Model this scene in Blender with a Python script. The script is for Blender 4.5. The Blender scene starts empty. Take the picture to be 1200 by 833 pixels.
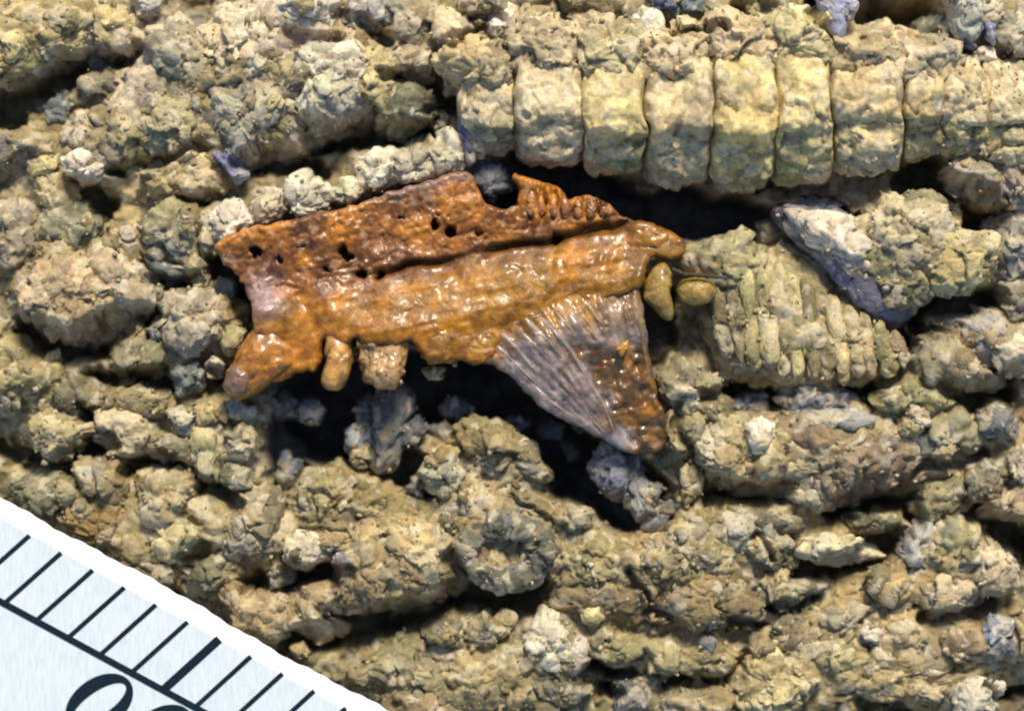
import bpy, bmesh, math, random
import numpy as np
from mathutils import Vector
from mathutils.geometry import delaunay_2d_cdt

# 1 unit = 2.4 mm of rock; plan coordinates are given on a 1200 x 833 drawing grid (100 grid steps = 1 unit)
SC = bpy.context.scene
COL = SC.collection
random.seed(7)
rng = np.random.default_rng(7)

# ------------------------------------------------------------------ camera, sky, sun, exposure
DIST, ZREF = 40.0, 0.4
cam = bpy.data.cameras.new('camera')
cam.sensor_width = 36.0
cam.lens = 36.0 * (DIST - ZREF) / 12.0
cam.clip_start, cam.clip_end = 0.1, 500.0
cam.dof.use_dof = True
cam.dof.focus_distance = DIST - 0.6
cam.dof.aperture_fstop = 0.075
cam_o = bpy.data.objects.new('camera', cam)
cam_o.location = (0, 0, DIST)
COL.objects.link(cam_o)
SC.camera = cam_o

SUN_EL, SUN_AZ = math.radians(43), math.radians(80)      # azimuth from +X, counter-clockwise (sun behind the top edge)
world = bpy.data.worlds.new('World')
SC.world = world
world.use_nodes = True
wn = world.node_tree
bg = wn.nodes['Background']
sky = wn.nodes.new('ShaderNodeTexSky')
sky.sky_type = 'NISHITA'
sky.sun_disc = False
sky.sun_elevation = SUN_EL
sky.sun_rotation = math.pi / 2 - SUN_AZ
wn.links.new(sky.outputs[0], bg.inputs[0])
bg.inputs[1].default_value = 0.135
sl = bpy.data.lights.new('sun', 'SUN')
sl.energy = 4.2
sl.angle = math.radians(15)
sl.color = (1.0, 0.89, 0.71)
so = bpy.data.objects.new('sun', sl)
sd = Vector((math.cos(SUN_EL) * math.cos(SUN_AZ), math.cos(SUN_EL) * math.sin(SUN_AZ), math.sin(SUN_EL)))
so.rotation_euler = sd.to_track_quat('Z', 'Y').to_euler()
so.location = sd * 30
COL.objects.link(so)
vs = SC.view_settings
vs.view_transform = 'Standard'
vs.look = 'None'
vs.exposure = 0.33
vs.gamma = 1.0
vs.use_curve_mapping = False
SC.render.engine = 'CYCLES'
SC.cycles.max_bounces = 6
SC.cycles.filter_width = 2.1

# ------------------------------------------------------------------ noise helpers (numpy)
def _hash(ix, iy, iz, s):
    h = (ix * 374761393 + iy * 668265263 + iz * 2147483647 + s * 1274126177) & 0xFFFFFFFF
    h = ((h ^ (h >> 13)) * 1274126177) & 0xFFFFFFFF
    h = ((h ^ (h >> 16)) * 2246822519) & 0xFFFFFFFF
    h = h ^ (h >> 15)
    return (h & 0xFFFFFF) / float(0xFFFFFF)

def vnoise(P, scale, seed=0):
    p = P / scale
    i = np.floor(p).astype(np.int64)
    f = p - i
    f = f * f * f * (f * (f * 6 - 15) + 10)
    r = 0.0
    for dx in (0, 1):
        wx = f[:, 0] if dx else 1 - f[:, 0]
        for dy in (0, 1):
            wy = f[:, 1] if dy else 1 - f[:, 1]
            for dz in (0, 1):
                wz = f[:, 2] if dz else 1 - f[:, 2]
                r = r + wx * wy * wz * _hash(i[:, 0] + dx, i[:, 1] + dy, i[:, 2] + dz, seed)
    return r * 2 - 1

def fbm(P, scale, octv=3, seed=0):
    r, a, n = 0.0, 1.0, 0.0
    for k in range(octv):
        r = r + a * vnoise(P, scale / 2 ** k, seed + 17 * k)
        n += a
        a *= 0.5
    return r / n

def worley(P, scale, seed=0):
    p = P / scale
    i = np.floor(p).astype(np.int64)
    f = p - i
    best = np.full(len(P), 9.0)
    cid = np.zeros(len(P))
    off = np.zeros((len(P), 3))
    for dx in (-1, 0, 1):
        for dy in (-1, 0, 1):
            for dz in (-1, 0, 1):
                cx, cy, cz = i[:, 0] + dx, i[:, 1] + dy, i[:, 2] + dz
                q = np.stack([dx + _hash(cx, cy, cz, seed) - f[:, 0], dy + _hash(cx, cy, cz, seed + 1) - f[:, 1], dz + _hash(cx, cy, cz, seed + 2) - f[:, 2]], 1)
                d = (q * q).sum(1)
                m = d < best
                best[m] = d[m]
                off[m] = q[m]
                cid[m] = _hash(cx[m], cy[m], cz[m], seed + 3)
    return np.sqrt(best), cid, off

def facet(c, off):
    """every grain is a small plane with its own tilt"""
    a, b = c * 6.2832 * 7, (c * 13.7) % 1.0
    return off[:, 0] * np.cos(a) + off[:, 1] * np.sin(a) + off[:, 2] * (b - .5) * 2

def crumb(P, amp=1.0, seed=0, cells=False):
    """broken, granular relief: chunks made of grains, each grain a tilted facet"""
    W = P + 0.06 * np.stack([vnoise(P, 0.16, seed + 5), vnoise(P, 0.16, seed + 6), vnoise(P, 0.16, seed + 7)], 1)
    f1, c1, o1 = worley(W, 0.40, seed + 11)
    f2, c2, o2 = worley(W, 0.19, seed + 23)
    f3, c3, o3 = worley(W, 0.10, seed + 31)
    d = 0.075 * (0.5 - f1 ** 1.6) + 0.05 * (c1 - 0.5) + 0.08 * facet(c1, o1)
    d += 0.036 * (0.5 - f2 ** 1.6) + 0.028 * (c2 - 0.5) + 0.055 * facet(c2, o2)
    d += 0.015 * (0.5 - f3 ** 1.6) + 0.013 * (c3 - 0.5) + 0.025 * facet(c3, o3)
    d += 0.06 * fbm(P, 0.7, 3, seed + 41)
    return (amp * d, c1, c2, c3) if cells else amp * d

def grain_colour(base, P, c1, c2, c3):
    """mineral colour of every grain: base tint with patches, stains and odd grains"""
    c = np.tile(np.asarray(base, float), (len(P), 1))
    def to(w, mul=None, col=None):
        nonlocal c
        w = np.clip(w, 0, 1)[:, None]
        c = c * (1 - w) + (c * np.asarray(mul) if mul is not None else np.asarray(col)) * w
    n1, n2, n3 = fbm(P, .9, 3, 811), fbm(P, .7, 3, 821), fbm(P, .45, 3, 831)
    to(1.6 * n1 - .15, mul=(1.13, 1.02, .78))
    to(1.6 * n2 - .15, mul=(.74, .84, .78))
    to(1.4 * n3 - .3, col=(.46, .39, .25))
    c *= (0.78 + .44 * c1)[:, None] * (0.74 + .52 * c2)[:, None] * (0.84 + .32 * c3)[:, None]
    k = (c2 * 37.7) % 1.0
    to(.55 * (k > .87), col=(.58, .495, .33))
    to(.3 * ((k > .78) & (k < .84)), col=(.25, .26, .27))
    to(.35 * ((k > .66) & (k < .72)), col=(.38, .25, .11))
    k3 = (c3 * 51.3) % 1.0
    to(.5 * (k3 > .92), col=(.62, .55, .42))
    to(.25 * (k3 < .07), col=(.12, .115, .10))
    return np.clip(c, .01, .85)

# ------------------------------------------------------------------ object helpers
def px(x, y):
    return (x - 600.0) / 100.0, (416.5 - y) / 100.0

def tag(o, label=None, cat=None, group=None, kind=None):
    for k, v in (('label', label), ('category', cat), ('group', group), ('kind', kind)):
        if v:
            o[k] = v
    return o

def mesh_obj(name, V, F, mat, parent=None, origin=None, smooth=True, col=None):
    """V (n,3) array, F (m,3) or (m,4) int array or list of lists"""
    V = np.asarray(V, dtype=np.float64)
    org = np.array(origin if origin is not None else (0, 0, 0), dtype=np.float64)
    me = bpy.data.meshes.new(name)
    if isinstance(F, np.ndarray):
        n, k = F.shape
        me.vertices.add(len(V))
        me.vertices.foreach_set('co', (V - org).astype(np.float32).ravel())
        me.loops.add(n * k)
        me.loops.foreach_set('vertex_index', F.astype(np.int32).ravel())
        me.polygons.add(n)
        me.polygons.foreach_set('loop_start', np.arange(0, n * k, k, dtype=np.int32))
        me.polygons.foreach_set('loop_total', np.full(n, k, dtype=np.int32))
        me.update(calc_edges=True)
    else:
        me.from_pydata((V - org).tolist(), [], F)
    me.validate()
    if smooth:
        me.polygons.foreach_set('use_smooth', np.ones(len(me.polygons), dtype=bool))
    if col is not None:
        at = me.attributes.new('tint', 'FLOAT_COLOR', 'POINT')
        c = np.ones((len(V), 4), dtype=np.float32)
        c[:, :3] = col
        at.data.foreach_set('color', c.ravel())
    me.materials.append(mat)
    o = bpy.data.objects.new(name, me)
    COL.objects.link(o)
    po = np.zeros(3)
    if parent is not None:
        o.parent = parent
        q = parent
        while q is not None:
            po += np.array(q.location)
            q = q.parent
    o.location = (org - po).tolist()
    return o

def empty(name, loc):
    o = bpy.data.objects.new(name, None)
    o.empty_display_size = 0.2
    o.location = loc
    COL.objects.link(o)
    return o

_ico = {}
def ico(n):
    if n not in _ico:
        bm = bmesh.new()
        bmesh.ops.create_icosphere(bm, subdivisions=n, radius=1.0)
        V = np.array([v.co[:] for v in bm.verts])
        F = np.array([[v.index for v in f.verts] for f in bm.faces])
        bm.free()
        _ico[n] = (V, F)
    return _ico[n]

def radial(poly):
    """centre and smooth radius function of a star-shaped outline"""
    Q = np.array([px(*p) for p in poly])
    a = Q
    b = np.roll(Q, -1, 0)
    cr = a[:, 0] * b[:, 1] - b[:, 0] * a[:, 1]
    A = cr.sum() / 2
    c = np.array([((a[:, 0] + b[:, 0]) * cr).sum(), ((a[:, 1] + b[:, 1]) * cr).sum()]) / (6 * A)
    n = 96
    th = np.arange(n) * 2 * math.pi / n
    r = np.zeros(n)
    for k, t in enumerate(th):
        d = np.array([math.cos(t), math.sin(t)])
        e = b - a
        den = d[0] * e[:, 1] - d[1] * e[:, 0]
        den = np.where(abs(den) < 1e-12, 1e-12, den)
        w = a - c
        s = (w[:, 0] * e[:, 1] - w[:, 1] * e[:, 0]) / den
        u = (w[:, 0] * d[1] - w[:, 1] * d[0]) / den
        ok = (s > 0) & (u >= -1e-6) & (u <= 1 + 1e-6)
        r[k] = s[ok].max() if ok.any() else 0.1
    for _ in range(3):
        r = 0.25 * np.roll(r, 1) + 0.5 * r + 0.25 * np.roll(r, -1)
    return c, np.append(r, r[0])

HM_RES = 0.04
HX, HY = 420, 330
HM = np.full((HY, HX), -9.0)          # rough height map of everything solid, used to set grit on
def stamp(V):
    ix = ((V[:, 0] + HX * HM_RES / 2) / HM_RES).astype(int)
    iy = ((V[:, 1] + HY * HM_RES / 2) / HM_RES).astype(int)
    ok = (ix >= 0) & (ix < HX) & (iy >= 0) & (iy < HY)
    np.maximum.at(HM, (iy[ok], ix[ok]), V[ok, 2])

NSEED = [0]
def lump(name, poly, top, mat, parent, tint=None, amp=1.0, flat=0.92, H=None, tilt=(0, 0), label=None, level=None, grow=1.10, do_stamp=True):
    c, r = radial(poly)
    rm = r.mean()
    n = level or (6 if rm > 0.36 else 5 if rm > 0.12 else 4)
    U, F = ico(n)
    NSEED[0] += 1
    th = (np.arctan2(U[:, 1], U[:, 0]) % (2 * math.pi)) / (2 * math.pi) * 96
    k = np.floor(th).astype(int) % 96
    fr = th - np.floor(th)
    rr = (r[k] * (1 - fr) + r[k + 1] * fr) * grow
    rho = np.hypot(U[:, 0], U[:, 1])
    if H is None:
        H = min(0.75 * rm + 0.05, 0.55)
    low = max(0.45, H * 1.1)
    zz = np.sign(U[:, 2]) * np.abs(U[:, 2]) ** flat
    z = np.where(zz > 0, zz * H, zz * low)
    und = np.where(U[:, 2] < 0, 1 - 0.25 * U[:, 2] ** 2, 1.0)
    ct, st = np.cos(np.arctan2(U[:, 1], U[:, 0])), np.sin(np.arctan2(U[:, 1], U[:, 0]))
    V = np.stack([c[0] + rr * rho * und * ct, c[1] + rr * rho * und * st, top - H + z], 1)
    V[:, 2] += tilt[0] * (V[:, 0] - c[0]) + tilt[1] * (V[:, 1] - c[1])
    if amp > 0:
        N = np.stack([rho * ct / rm, rho * st / rm, U[:, 2] / H], 1)
        N /= np.linalg.norm(N, axis=1)[:, None] + 1e-9
        g = min(1.0, 0.35 + rm / 0.45)
        if tint is not None:
            V[:, :2] += 0.045 * g * np.stack([vnoise(V, .35, 601) + .5 * vnoise(V, .15, 603), vnoise(V, .35, 602) + .5 * vnoise(V, .15, 604)], 1)
        vis = U[:, 2] > -.4                       # the buried underside stays plain
        d, c1, c2, c3 = np.zeros(len(V)), np.full(len(V), .5), np.full(len(V), .5), np.full(len(V), .5)
        d[vis], c1[vis], c2[vis], c3[vis] = crumb(V[vis], amp * g, NSEED[0] % 5, True)
        col = None
        if tint is not None:
            j = np.array([random.uniform(.96, 1.04) for _ in range(3)]) * random.uniform(0.9, 1.1)
            col = grain_colour(np.array(tint) * j, V, c1, c2, c3)
        V = V + N * (d - 0.01)[:, None]
        if name == 'rock_lump' and top > .3:
            V[:, 2] -= 0.75 * carve(V[:, 0] * 100 + 600, 416.5 - V[:, 1] * 100, cracks_only=True)
    if do_stamp:
        stamp(V[V[:, 2] > top - H])
    o = mesh_obj(name, V, F, mat, parent, origin=(c[0], c[1], top - H), col=col)
    if label:
        o['label'] = label
    return o

# ------------------------------------------------------------------ materials
def new_mat(name):
    m = bpy.data.materials.new(name)
    m.use_nodes = True
    nt = m.node_tree
    return m, nt, nt.nodes['Principled BSDF']

def nd(nt, typ, **kw):
    n = nt.nodes.new(typ)
    for k, v in kw.items():
        if k.startswith('i_'):
            n.inputs[k[2:].replace('_', ' ')].default_value = v
        else:
            setattr(n, k, v)
    return n

def mixc(nt, fac, a, b, mode='MIX'):
    n = nt.nodes.new('ShaderNodeMix')
    n.data_type = 'RGBA'
    n.blend_type = mode
    n.clamp_factor = True
    for sock, v in ((n.inputs[0], fac), (n.inputs[6], a), (n.inputs[7], b)):
        if hasattr(v, 'links') or isinstance(v, bpy.types.NodeSocket):
            nt.links.new(v, sock)
        elif isinstance(v, (int, float)):
            sock.default_value = v
        else:
            sock.default_value = tuple(v) + ((1.0,) if len(v) == 3 else ())
    return n.outputs[2]

def ramp(nt, src, stops):
    n = nt.nodes.new('ShaderNodeValToRGB')
    el = n.color_ramp.elements
    while len(el) < len(stops):
        el.new(0.5)
    for e, (p, c) in zip(el, stops):
        e.position = p
        e.color = (c, c, c, 1) if isinstance(c, (int, float)) else tuple(c) + (1.0,)
    nt.links.new(src, n.inputs[0])
    return n.outputs[0]

def rock_material(name, use_island=False):
    m, nt, bs = new_mat(name)
    L = nt.links.new
    geo = nd(nt, 'ShaderNodeNewGeometry')
    at = nd(nt, 'ShaderNodeAttribute', attribute_name='tint')
    n = nd(nt, 'ShaderNodeTexNoise', i_Scale=20.0, i_Detail=5.0, i_Roughness=0.75)
    L(geo.outputs['Position'], n.inputs['Vector'])
    c = at.outputs['Color']
    c = mixc(nt, 1.0, c, ramp(nt, n.outputs['Fac'], [(0.28, 0.62), (0.5, 1.0), (0.72, 1.28)]), 'MULTIPLY')
    if use_island:
        c = mixc(nt, 1.0, c, ramp(nt, geo.outputs['Random Per Island'], [(0.0, (0.75, 0.75, 0.72)), (0.6, (1.0, 0.97, 0.9)), (1.0, (1.1, 1.05, 0.95))]), 'MULTIPLY')
    L(c, bs.inputs['Base Color'])
    L(ramp(nt, n.outputs['Fac'], [(0.35, 0.85), (0.6, 0.7), (0.75, 0.4)]), bs.inputs['Roughness'])
    bs.inputs['Specular IOR Level'].default_value = 0.3
    b = nd(nt, 'ShaderNodeBump', i_Strength=0.75, i_Distance=0.035)
    L(n.outputs['Fac'], b.inputs['Height'])
    L(b.outputs[0], bs.inputs['Normal'])
    return m

ROCK = rock_material('granular_rock')
GRIT = rock_material('loose_grit', True)

def amber_material(name, rough=0.26, bump=0.35, fine=22, coat=0.45):
    m, nt, bs = new_mat(name)
    L = nt.links.new
    geo = nd(nt, 'ShaderNodeNewGeometry')
    at = nd(nt, 'ShaderNodeAttribute', attribute_name='tint')
    n1 = nd(nt, 'ShaderNodeTexNoise', i_Scale=7.0, i_Detail=5.0, i_Roughness=0.7)
    n2 = nd(nt, 'ShaderNodeTexNoise', i_Scale=float(fine), i_Detail=3.0, i_Roughness=0.7)
    for n in (n1, n2):
        L(geo.outputs['Position'], n.inputs['Vector'])
    c = at.outputs['Color']
    c = mixc(nt, ramp(nt, n1.outputs['Fac'], [(0.35, 0.75), (0.55, 0.0)]), c, mixc(nt, 1.0, c, (0.42, 0.30, 0.26), 'MULTIPLY'))
    c = mixc(nt, ramp(nt, n1.outputs['Fac'], [(0.52, 0.0), (0.72, 0.75)]), c, mixc(nt, 1.0, c, (1.4, 1.3, 1.1), 'MULTIPLY'))
    c = mixc(nt, ramp(nt, n2.outputs['Fac'], [(0.60, 0.0), (0.72, 0.22)]), c, (0.42, 0.26, 0.14))
    L(c, bs.inputs['Base Color'])
    rr = ramp(nt, n2.outputs['Fac'], [(0.3, rough * 0.8), (0.7, min(1, rough * 2.0))])
    L(rr, bs.inputs['Roughness'])
    bs.inputs['IOR'].default_value = 1.42
    bs.inputs['Specular IOR Level'].default_value = 0.4
    n3 = nd(nt, 'ShaderNodeTexNoise', i_Scale=3.2, i_Detail=4.0, i_Roughness=0.65)
    L(geo.outputs['Position'], n3.inputs['Vector'])
    L(ramp(nt, n3.outputs['Fac'], [(0.40, 0.02 if coat < .7 else 0.5), (0.60, coat)]), bs.inputs['Coat Weight'])
    bs.inputs['Coat Roughness'].default_value = 0.13
    b = nd(nt, 'ShaderNodeBump', i_Strength=bump, i_Distance=0.04)
    L(n2.outputs['Fac'], b.inputs['Height'])
    L(b.outputs[0], bs.inputs['Normal'])
    b2 = nd(nt, 'ShaderNodeBump', i_Strength=0.12, i_Distance=0.05)
    L(n1.outputs['Fac'], b2.inputs['Height'])
    L(b2.outputs[0], bs.inputs['Coat Normal'])
    return m

AMBER = amber_material('amber_fossil_enamel', 0.24, 0.28, 34)
AMBER_GLOSS = amber_material('glossy_fin_enamel', 0.24, 0.35, 26, 0.75)
AMBER_ROUGH = amber_material('porous_amber_bone', 0.34, 0.6, 30)

def ink_material():
    m, nt, bs = new_mat('dark_teal_ink')
    geo = nd(nt, 'ShaderNodeNewGeometry')
    n = nd(nt, 'ShaderNodeTexNoise', i_Scale=30.0, i_Detail=3.0)
    nt.links.new(geo.outputs['Position'], n.inputs['Vector'])
    nt.links.new(ramp(nt, n.outputs['Fac'], [(0.3, (0.003, 0.009, 0.018)), (0.7, (0.006, 0.018, 0.028))]), bs.inputs['Base Color'])
    bs.inputs['Roughness'].default_value = 0.7
    bs.inputs['Specular IOR Level'].default_value = 0.05
    return m

def card_material(name, c0, c1):
    m, nt, bs = new_mat(name)
    L = nt.links.new
    tc = nd(nt, 'ShaderNodeNewGeometry')
    mp = nd(nt, 'ShaderNodeMapping')
    mp.inputs['Scale'].default_value = (34.0, 5.0, 5.0)
    L(tc.outputs['Position'], mp.inputs['Vector'])
    n = nd(nt, 'ShaderNodeTexNoise', i_Scale=1.0, i_Detail=3.0, i_Roughness=0.7)
    L(mp.outputs[0], n.inputs['Vector'])
    n2 = nd(nt, 'ShaderNodeTexNoise', i_Scale=1.4, i_Detail=4.0)
    L(tc.outputs['Position'], n2.inputs['Vector'])
    c = ramp(nt, n.outputs['Fac'], [(0.3, c0), (0.62, c1)])
    c = mixc(nt, ramp(nt, n2.outputs['Fac'], [(0.4, 0.0), (0.75, 0.25)]), c, mixc(nt, 1.0, c, (0.93, 0.95, 0.92), 'MULTIPLY'))
    L(c, bs.inputs['Base Color'])
    bs.inputs['Roughness'].default_value = 0.7
    bs.inputs['Specular IOR Level'].default_value = 0.2
    b = nd(nt, 'ShaderNodeBump', i_Strength=0.15, i_Distance=0.02)
    L(n.outputs['Fac'], b.inputs['Height'])
    L(b.outputs[0], bs.inputs['Normal'])
    return m

# ------------------------------------------------------------------ rock palette: mineral colours, light falloff painted in (paler upper codes, darker lower ones)
T = dict(
    o=(0.265, 0.214, 0.108), y=(0.44, 0.36, 0.175), p=(0.50, 0.415, 0.29), g=(0.205, 0.19, 0.118), b=(0.21, 0.225, 0.26),
    t=(0.315, 0.24, 0.122), r=(0.235, 0.17, 0.105), d=(0.095, 0.095, 0.08), w=(0.66, 0.59, 0.455), k=(0.235, 0.155, 0.06),
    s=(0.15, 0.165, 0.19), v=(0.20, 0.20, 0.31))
def tint(code):
    cs = [np.array(T[c]) for c in code]
    return tuple(np.mean(cs, 0).tolist())

# ------------------------------------------------------------------ the matrix: one sheet with cavities and cracks
CRACKS = [  # polyline, half width, depth
    ([(-40, 130), (0, 122), (60, 97), (100, 78)], 15, .6), ([(85, 62), (120, 72), (160, 62)], 8, .4), ([(140, 68), (145, 70)], 14, .5),
    ([(130, 194), (165, 190), (190, 183), (235, 175)], 6, .35), ([(82, 215), (112, 242)], 15, .5), ([(0, 115), (12, 135)], 14, .5),
    ([(365, 158), (400, 158), (440, 150), (500, 157)], 15, .6), ([(290, 186), (330, 185), (370, 200)], 14, .5),
    ([(455, 85), (490, 97), (530, 108)], 9, .4), ([(510, 122), (522, 126)], 9, .4),
    ([(180, 325), (205, 334), (230, 330)], 8, .4), ([(150, 362), (180, 375)], 11, .45), ([(25, 385), (60, 403), (110, 398), (150, 378)], 17, .6),
    ([(95, 441), (140, 446), (195, 448)], 11, .5), ([(250, 440), (256, 446)], 10, .4), ([(-10, 528), (30, 540), (72, 546)], 8, .4),
    ([(60, 532), (100, 527), (130, 523)], 7, .35), ([(150, 546), (190, 540), (216, 549)], 9, .4), ([(90, 485), (105, 500), (98, 520)], 5, .3),
    ([(240, 575), (265, 588)], 13, .5), ([(222, 656), (245, 640)], 9, .4), ([(345, 672), (395, 677)], 13, .55), ([(296, 682), (310, 684)], 9, .45),
    ([(350, 753), (400, 745), (430, 730), (470, 722), (560, 694), (600, 690)], 19, .75), ([(585, 700), (610, 695)], 24, .8), ([(530, 650), (560, 690)], 10, .5),
    ([(736, 675), (752, 695), (760, 715), (782, 725)], 5, .3), ([(853, 735), (890, 732)], 7, .4), ([(690, 786), (745, 788)], 9, .4),
    ([(690, 803), (712, 812)], 9, .4), ([(790, 802), (850, 800), (872, 780)], 7, .35), ([(905, 708), (922, 716), (955, 704)], 5, .3),
    ([(935, 668), (1000, 664), (1050, 640)], 13, .5), ([(830, 573), (920, 578)], 13, .55), ([(985, 592), (1045, 585), (1065, 580)], 14, .6),
    ([(1060, 565), (1075, 610)], 12, .5), ([(1070, 555), (1120, 545), (1152, 530)], 7, .35), ([(1115, 456), (1150, 466), (1182, 458), (1192, 440)], 13, .55),
    ([(1080, 372), (1110, 358), (1170, 348)], 15, .6), ([(1050, 388), (1064, 402)], 12, .5), ([(835, 466), (870, 462), (910, 470), (1020, 460)], 12, .5),
    ([(1155, 612), (1180, 628), (1210, 645)], 19, .65), ([(1085, 726), (1130, 722), (1165, 705)], 9, .4), ([(1165, 810), (1210, 817)], 7, .4),
    ([(1015, 832), (1065, 832)], 8, .4), ([(1060, 212), (1100, 200), (1140, 228), (1162, 262)], 14, .6), ([(1145, 262), (1165, 258)], 14, .5),
    ([(795, 40), (845, 37)], 5, .3), ([(905, 255), (960, 312), (1000, 352), (1030, 385)], 15, .6), ([(796, 480), (812, 552)], 7, .35),
    ([(250, 318), (285, 345), (292, 375)], 13, .6), ([(1000, 22), (1040, 18), (1085, 25)], 26, .8), ([(870, 5), (890, 10)], 10, .4),
    ([(985, 40), (955, 25), (945, 5)], 8, .4), ([(215, 230), (250, 235)], 6, .3), ([(395, 15), (410, 20)], 8, .3), ([(340, 45), (395, 48)], 7, .3),
    ([(425, 20), (455, 42)], 7, .3), ([(520, 48), (570, 48)], 7, .3), ([(560, 20), (585, 18)], 7, .3), ([(1060, 40), (1090, 52)], 7, .3),
    ([(825, 560), (835, 590)], 8, .4), ([(890, 625), (900, 650)], 6, .3), ([(1020, 720), (1010, 730)], 5, .2), ([(600, 590), (640, 600)], 4, .2),
]
HOLES = [  # cx, cy, rx, ry, depth, rotation in degrees
    (400, 485, 90, 66, 1.3, 8), (520, 460, 95, 52, 1.2, 5), (335, 520, 32, 60, .6, 10), (650, 525, 125, 42, 1.3, 38), (740, 585, 55, 45, .9, 30),
    (580, 460, 60, 40, 1.0, 20), (690, 222, 115, 30, 1.1, 18), (830, 252, 120, 31, 1.15, 8), (590, 230, 32, 22, .8, 0), (775, 380, 22, 50, .5, 0),
    (960, 250, 70, 16, .5, 5), (480, 560, 50, 26, .5, 20), (430, 330, 190, 60, .35, -12)]

def seg_dist(X, Y, pl):
    d = np.full(X.shape, 1e9)
    for (x0, y0), (x1, y1) in zip(pl[:-1], pl[1:]):
        ex, ey = x1 - x0, y1 - y0
        t = np.clip(((X - x0) * ex + (Y - y0) * ey) / (ex * ex + ey * ey + 1e-9), 0, 1)
        d = np.minimum(d, np.hypot(X - x0 - t * ex, Y - y0 - t * ey))
    return d

def smooth01(v):
    v = np.clip(v, 0, 1)
    return v * v * (3 - 2 * v)

def carve(gx, gy, holes_only=False, cracks_only=False):
    """depth of cracks and cavities at drawing-grid points"""
    P3 = np.stack([gx / 100, gy / 100, np.zeros_like(gx)], 1)
    wx = gx + 9 * vnoise(P3, 0.28, 301) + 4 * vnoise(P3, 0.1, 302)
    wy = gy + 9 * vnoise(P3, 0.28, 303) + 4 * vnoise(P3, 0.1, 304)
    out = np.zeros_like(gx)
    gb = (gx.min() - 60, gx.max() + 60, gy.min() - 60, gy.max() + 60)
    for pl, w, dep in ([] if holes_only else CRACKS):
        xs = [p[0] for p in pl]
        ys = [p[1] for p in pl]
        if max(xs) < gb[0] or min(xs) > gb[1] or max(ys) < gb[2] or min(ys) > gb[3]:
            continue
        m = (gx > min(xs) - 60) & (gx < max(xs) + 60) & (gy > min(ys) - 60) & (gy < max(ys) + 60)
        if not m.any():
            continue
        d = seg_dist(wx[m], wy[m], pl)
        out[m] = np.maximum(out[m], dep * smooth01((1.5 * w - d) / (1.1 * w)))
    for cx, cy, rx, ry, dep, rot in ([] if cracks_only else HOLES):
        a = math.radians(rot)
        u = ((wx - cx) * math.cos(a) + (wy - cy) * math.sin(a)) / rx
        v = (-(wx - cx) * math.sin(a) + (wy - cy) * math.cos(a)) / ry
        out = np.maximum(out, dep * smooth01((1.12 - np.hypot(u, v)) / 0.45))
    return out

SILT = -0.10
def build_matrix():
    xs = np.concatenate([np.linspace(-8.2, -6.2, 30)[:-1], np.linspace(-6.2, 6.2, 545), np.linspace(6.2, 8.2, 30)[1:]])
    ys = np.concatenate([np.linspace(-6.4, -4.4, 30)[:-1], np.linspace(-4.4, 4.4, 385), np.linspace(4.4, 6.4, 30)[1:]])
    X, Y = np.meshgrid(xs, ys)
    x, y = X.ravel(), Y.ravel()
    P = np.stack([x, y, np.zeros_like(x)], 1)
    z = 0.10 * fbm(P, 1.6, 3, 90)
    P[:, 2] = z
    n, c1, c2, c3 = crumb(P, 1.0, 200, True)
    f4, c4, o4 = worley(P, 0.75, 240)
    # silt packed between the lumps: the sheet follows their smoothed height
    B = np.maximum(HM, -0.05)
    for _ in range(3):
        for ax in (0, 1):
            B = sum(np.roll(B, k, ax) for k in range(-3, 4)) / 7
    fx, fy = (x + HX * HM_RES / 2) / HM_RES - .5, (y + HY * HM_RES / 2) / HM_RES - .5
    ix, iy = np.clip(fx.astype(int), 0, HX - 2), np.clip(fy.astype(int), 0, HY - 2)
    fx, fy = fx - ix, fy - iy
    silt = (B[iy, ix] * (1 - fx) + B[iy, ix + 1] * fx) * (1 - fy) + (B[iy + 1, ix] * (1 - fx) + B[iy + 1, ix + 1] * fx) * fy
    z = 0.5 * z + 0.95 * n + 0.10 * (0.5 - f4) + 0.06 * (c4 - 0.5) + 0.06 * facet(c4, o4) + silt + SILT
    col = grain_colour((0.275, 0.223, 0.118), P, c1, c2, c3)
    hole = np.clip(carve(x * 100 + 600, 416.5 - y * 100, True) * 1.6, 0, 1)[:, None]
    col = col * (1 - .8 * hole) + .8 * hole * np.array((.13, .135, .14)) * (.7 + .6 * c2)[:, None]  # shade painted into the cavities: floors turned a darker grey
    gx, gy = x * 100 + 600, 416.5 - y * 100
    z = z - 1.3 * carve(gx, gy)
    V = np.stack([x, y, z], 1)
    nx, ny = len(xs), len(ys)
    i = np.arange(nx * ny).reshape(ny, nx)
    F = np.stack([i[:-1, :-1].ravel(), i[:-1, 1:].ravel(), i[1:, 1:].ravel(), i[1:, :-1].ravel()], 1)
    stamp(V)
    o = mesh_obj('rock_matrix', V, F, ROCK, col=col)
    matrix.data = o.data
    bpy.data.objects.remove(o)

matrix = bpy.data.objects.new('rock_matrix', bpy.data.meshes.new('rock_matrix'))
COL.objects.link(matrix)
matrix['kind'] = 'structure'

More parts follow.
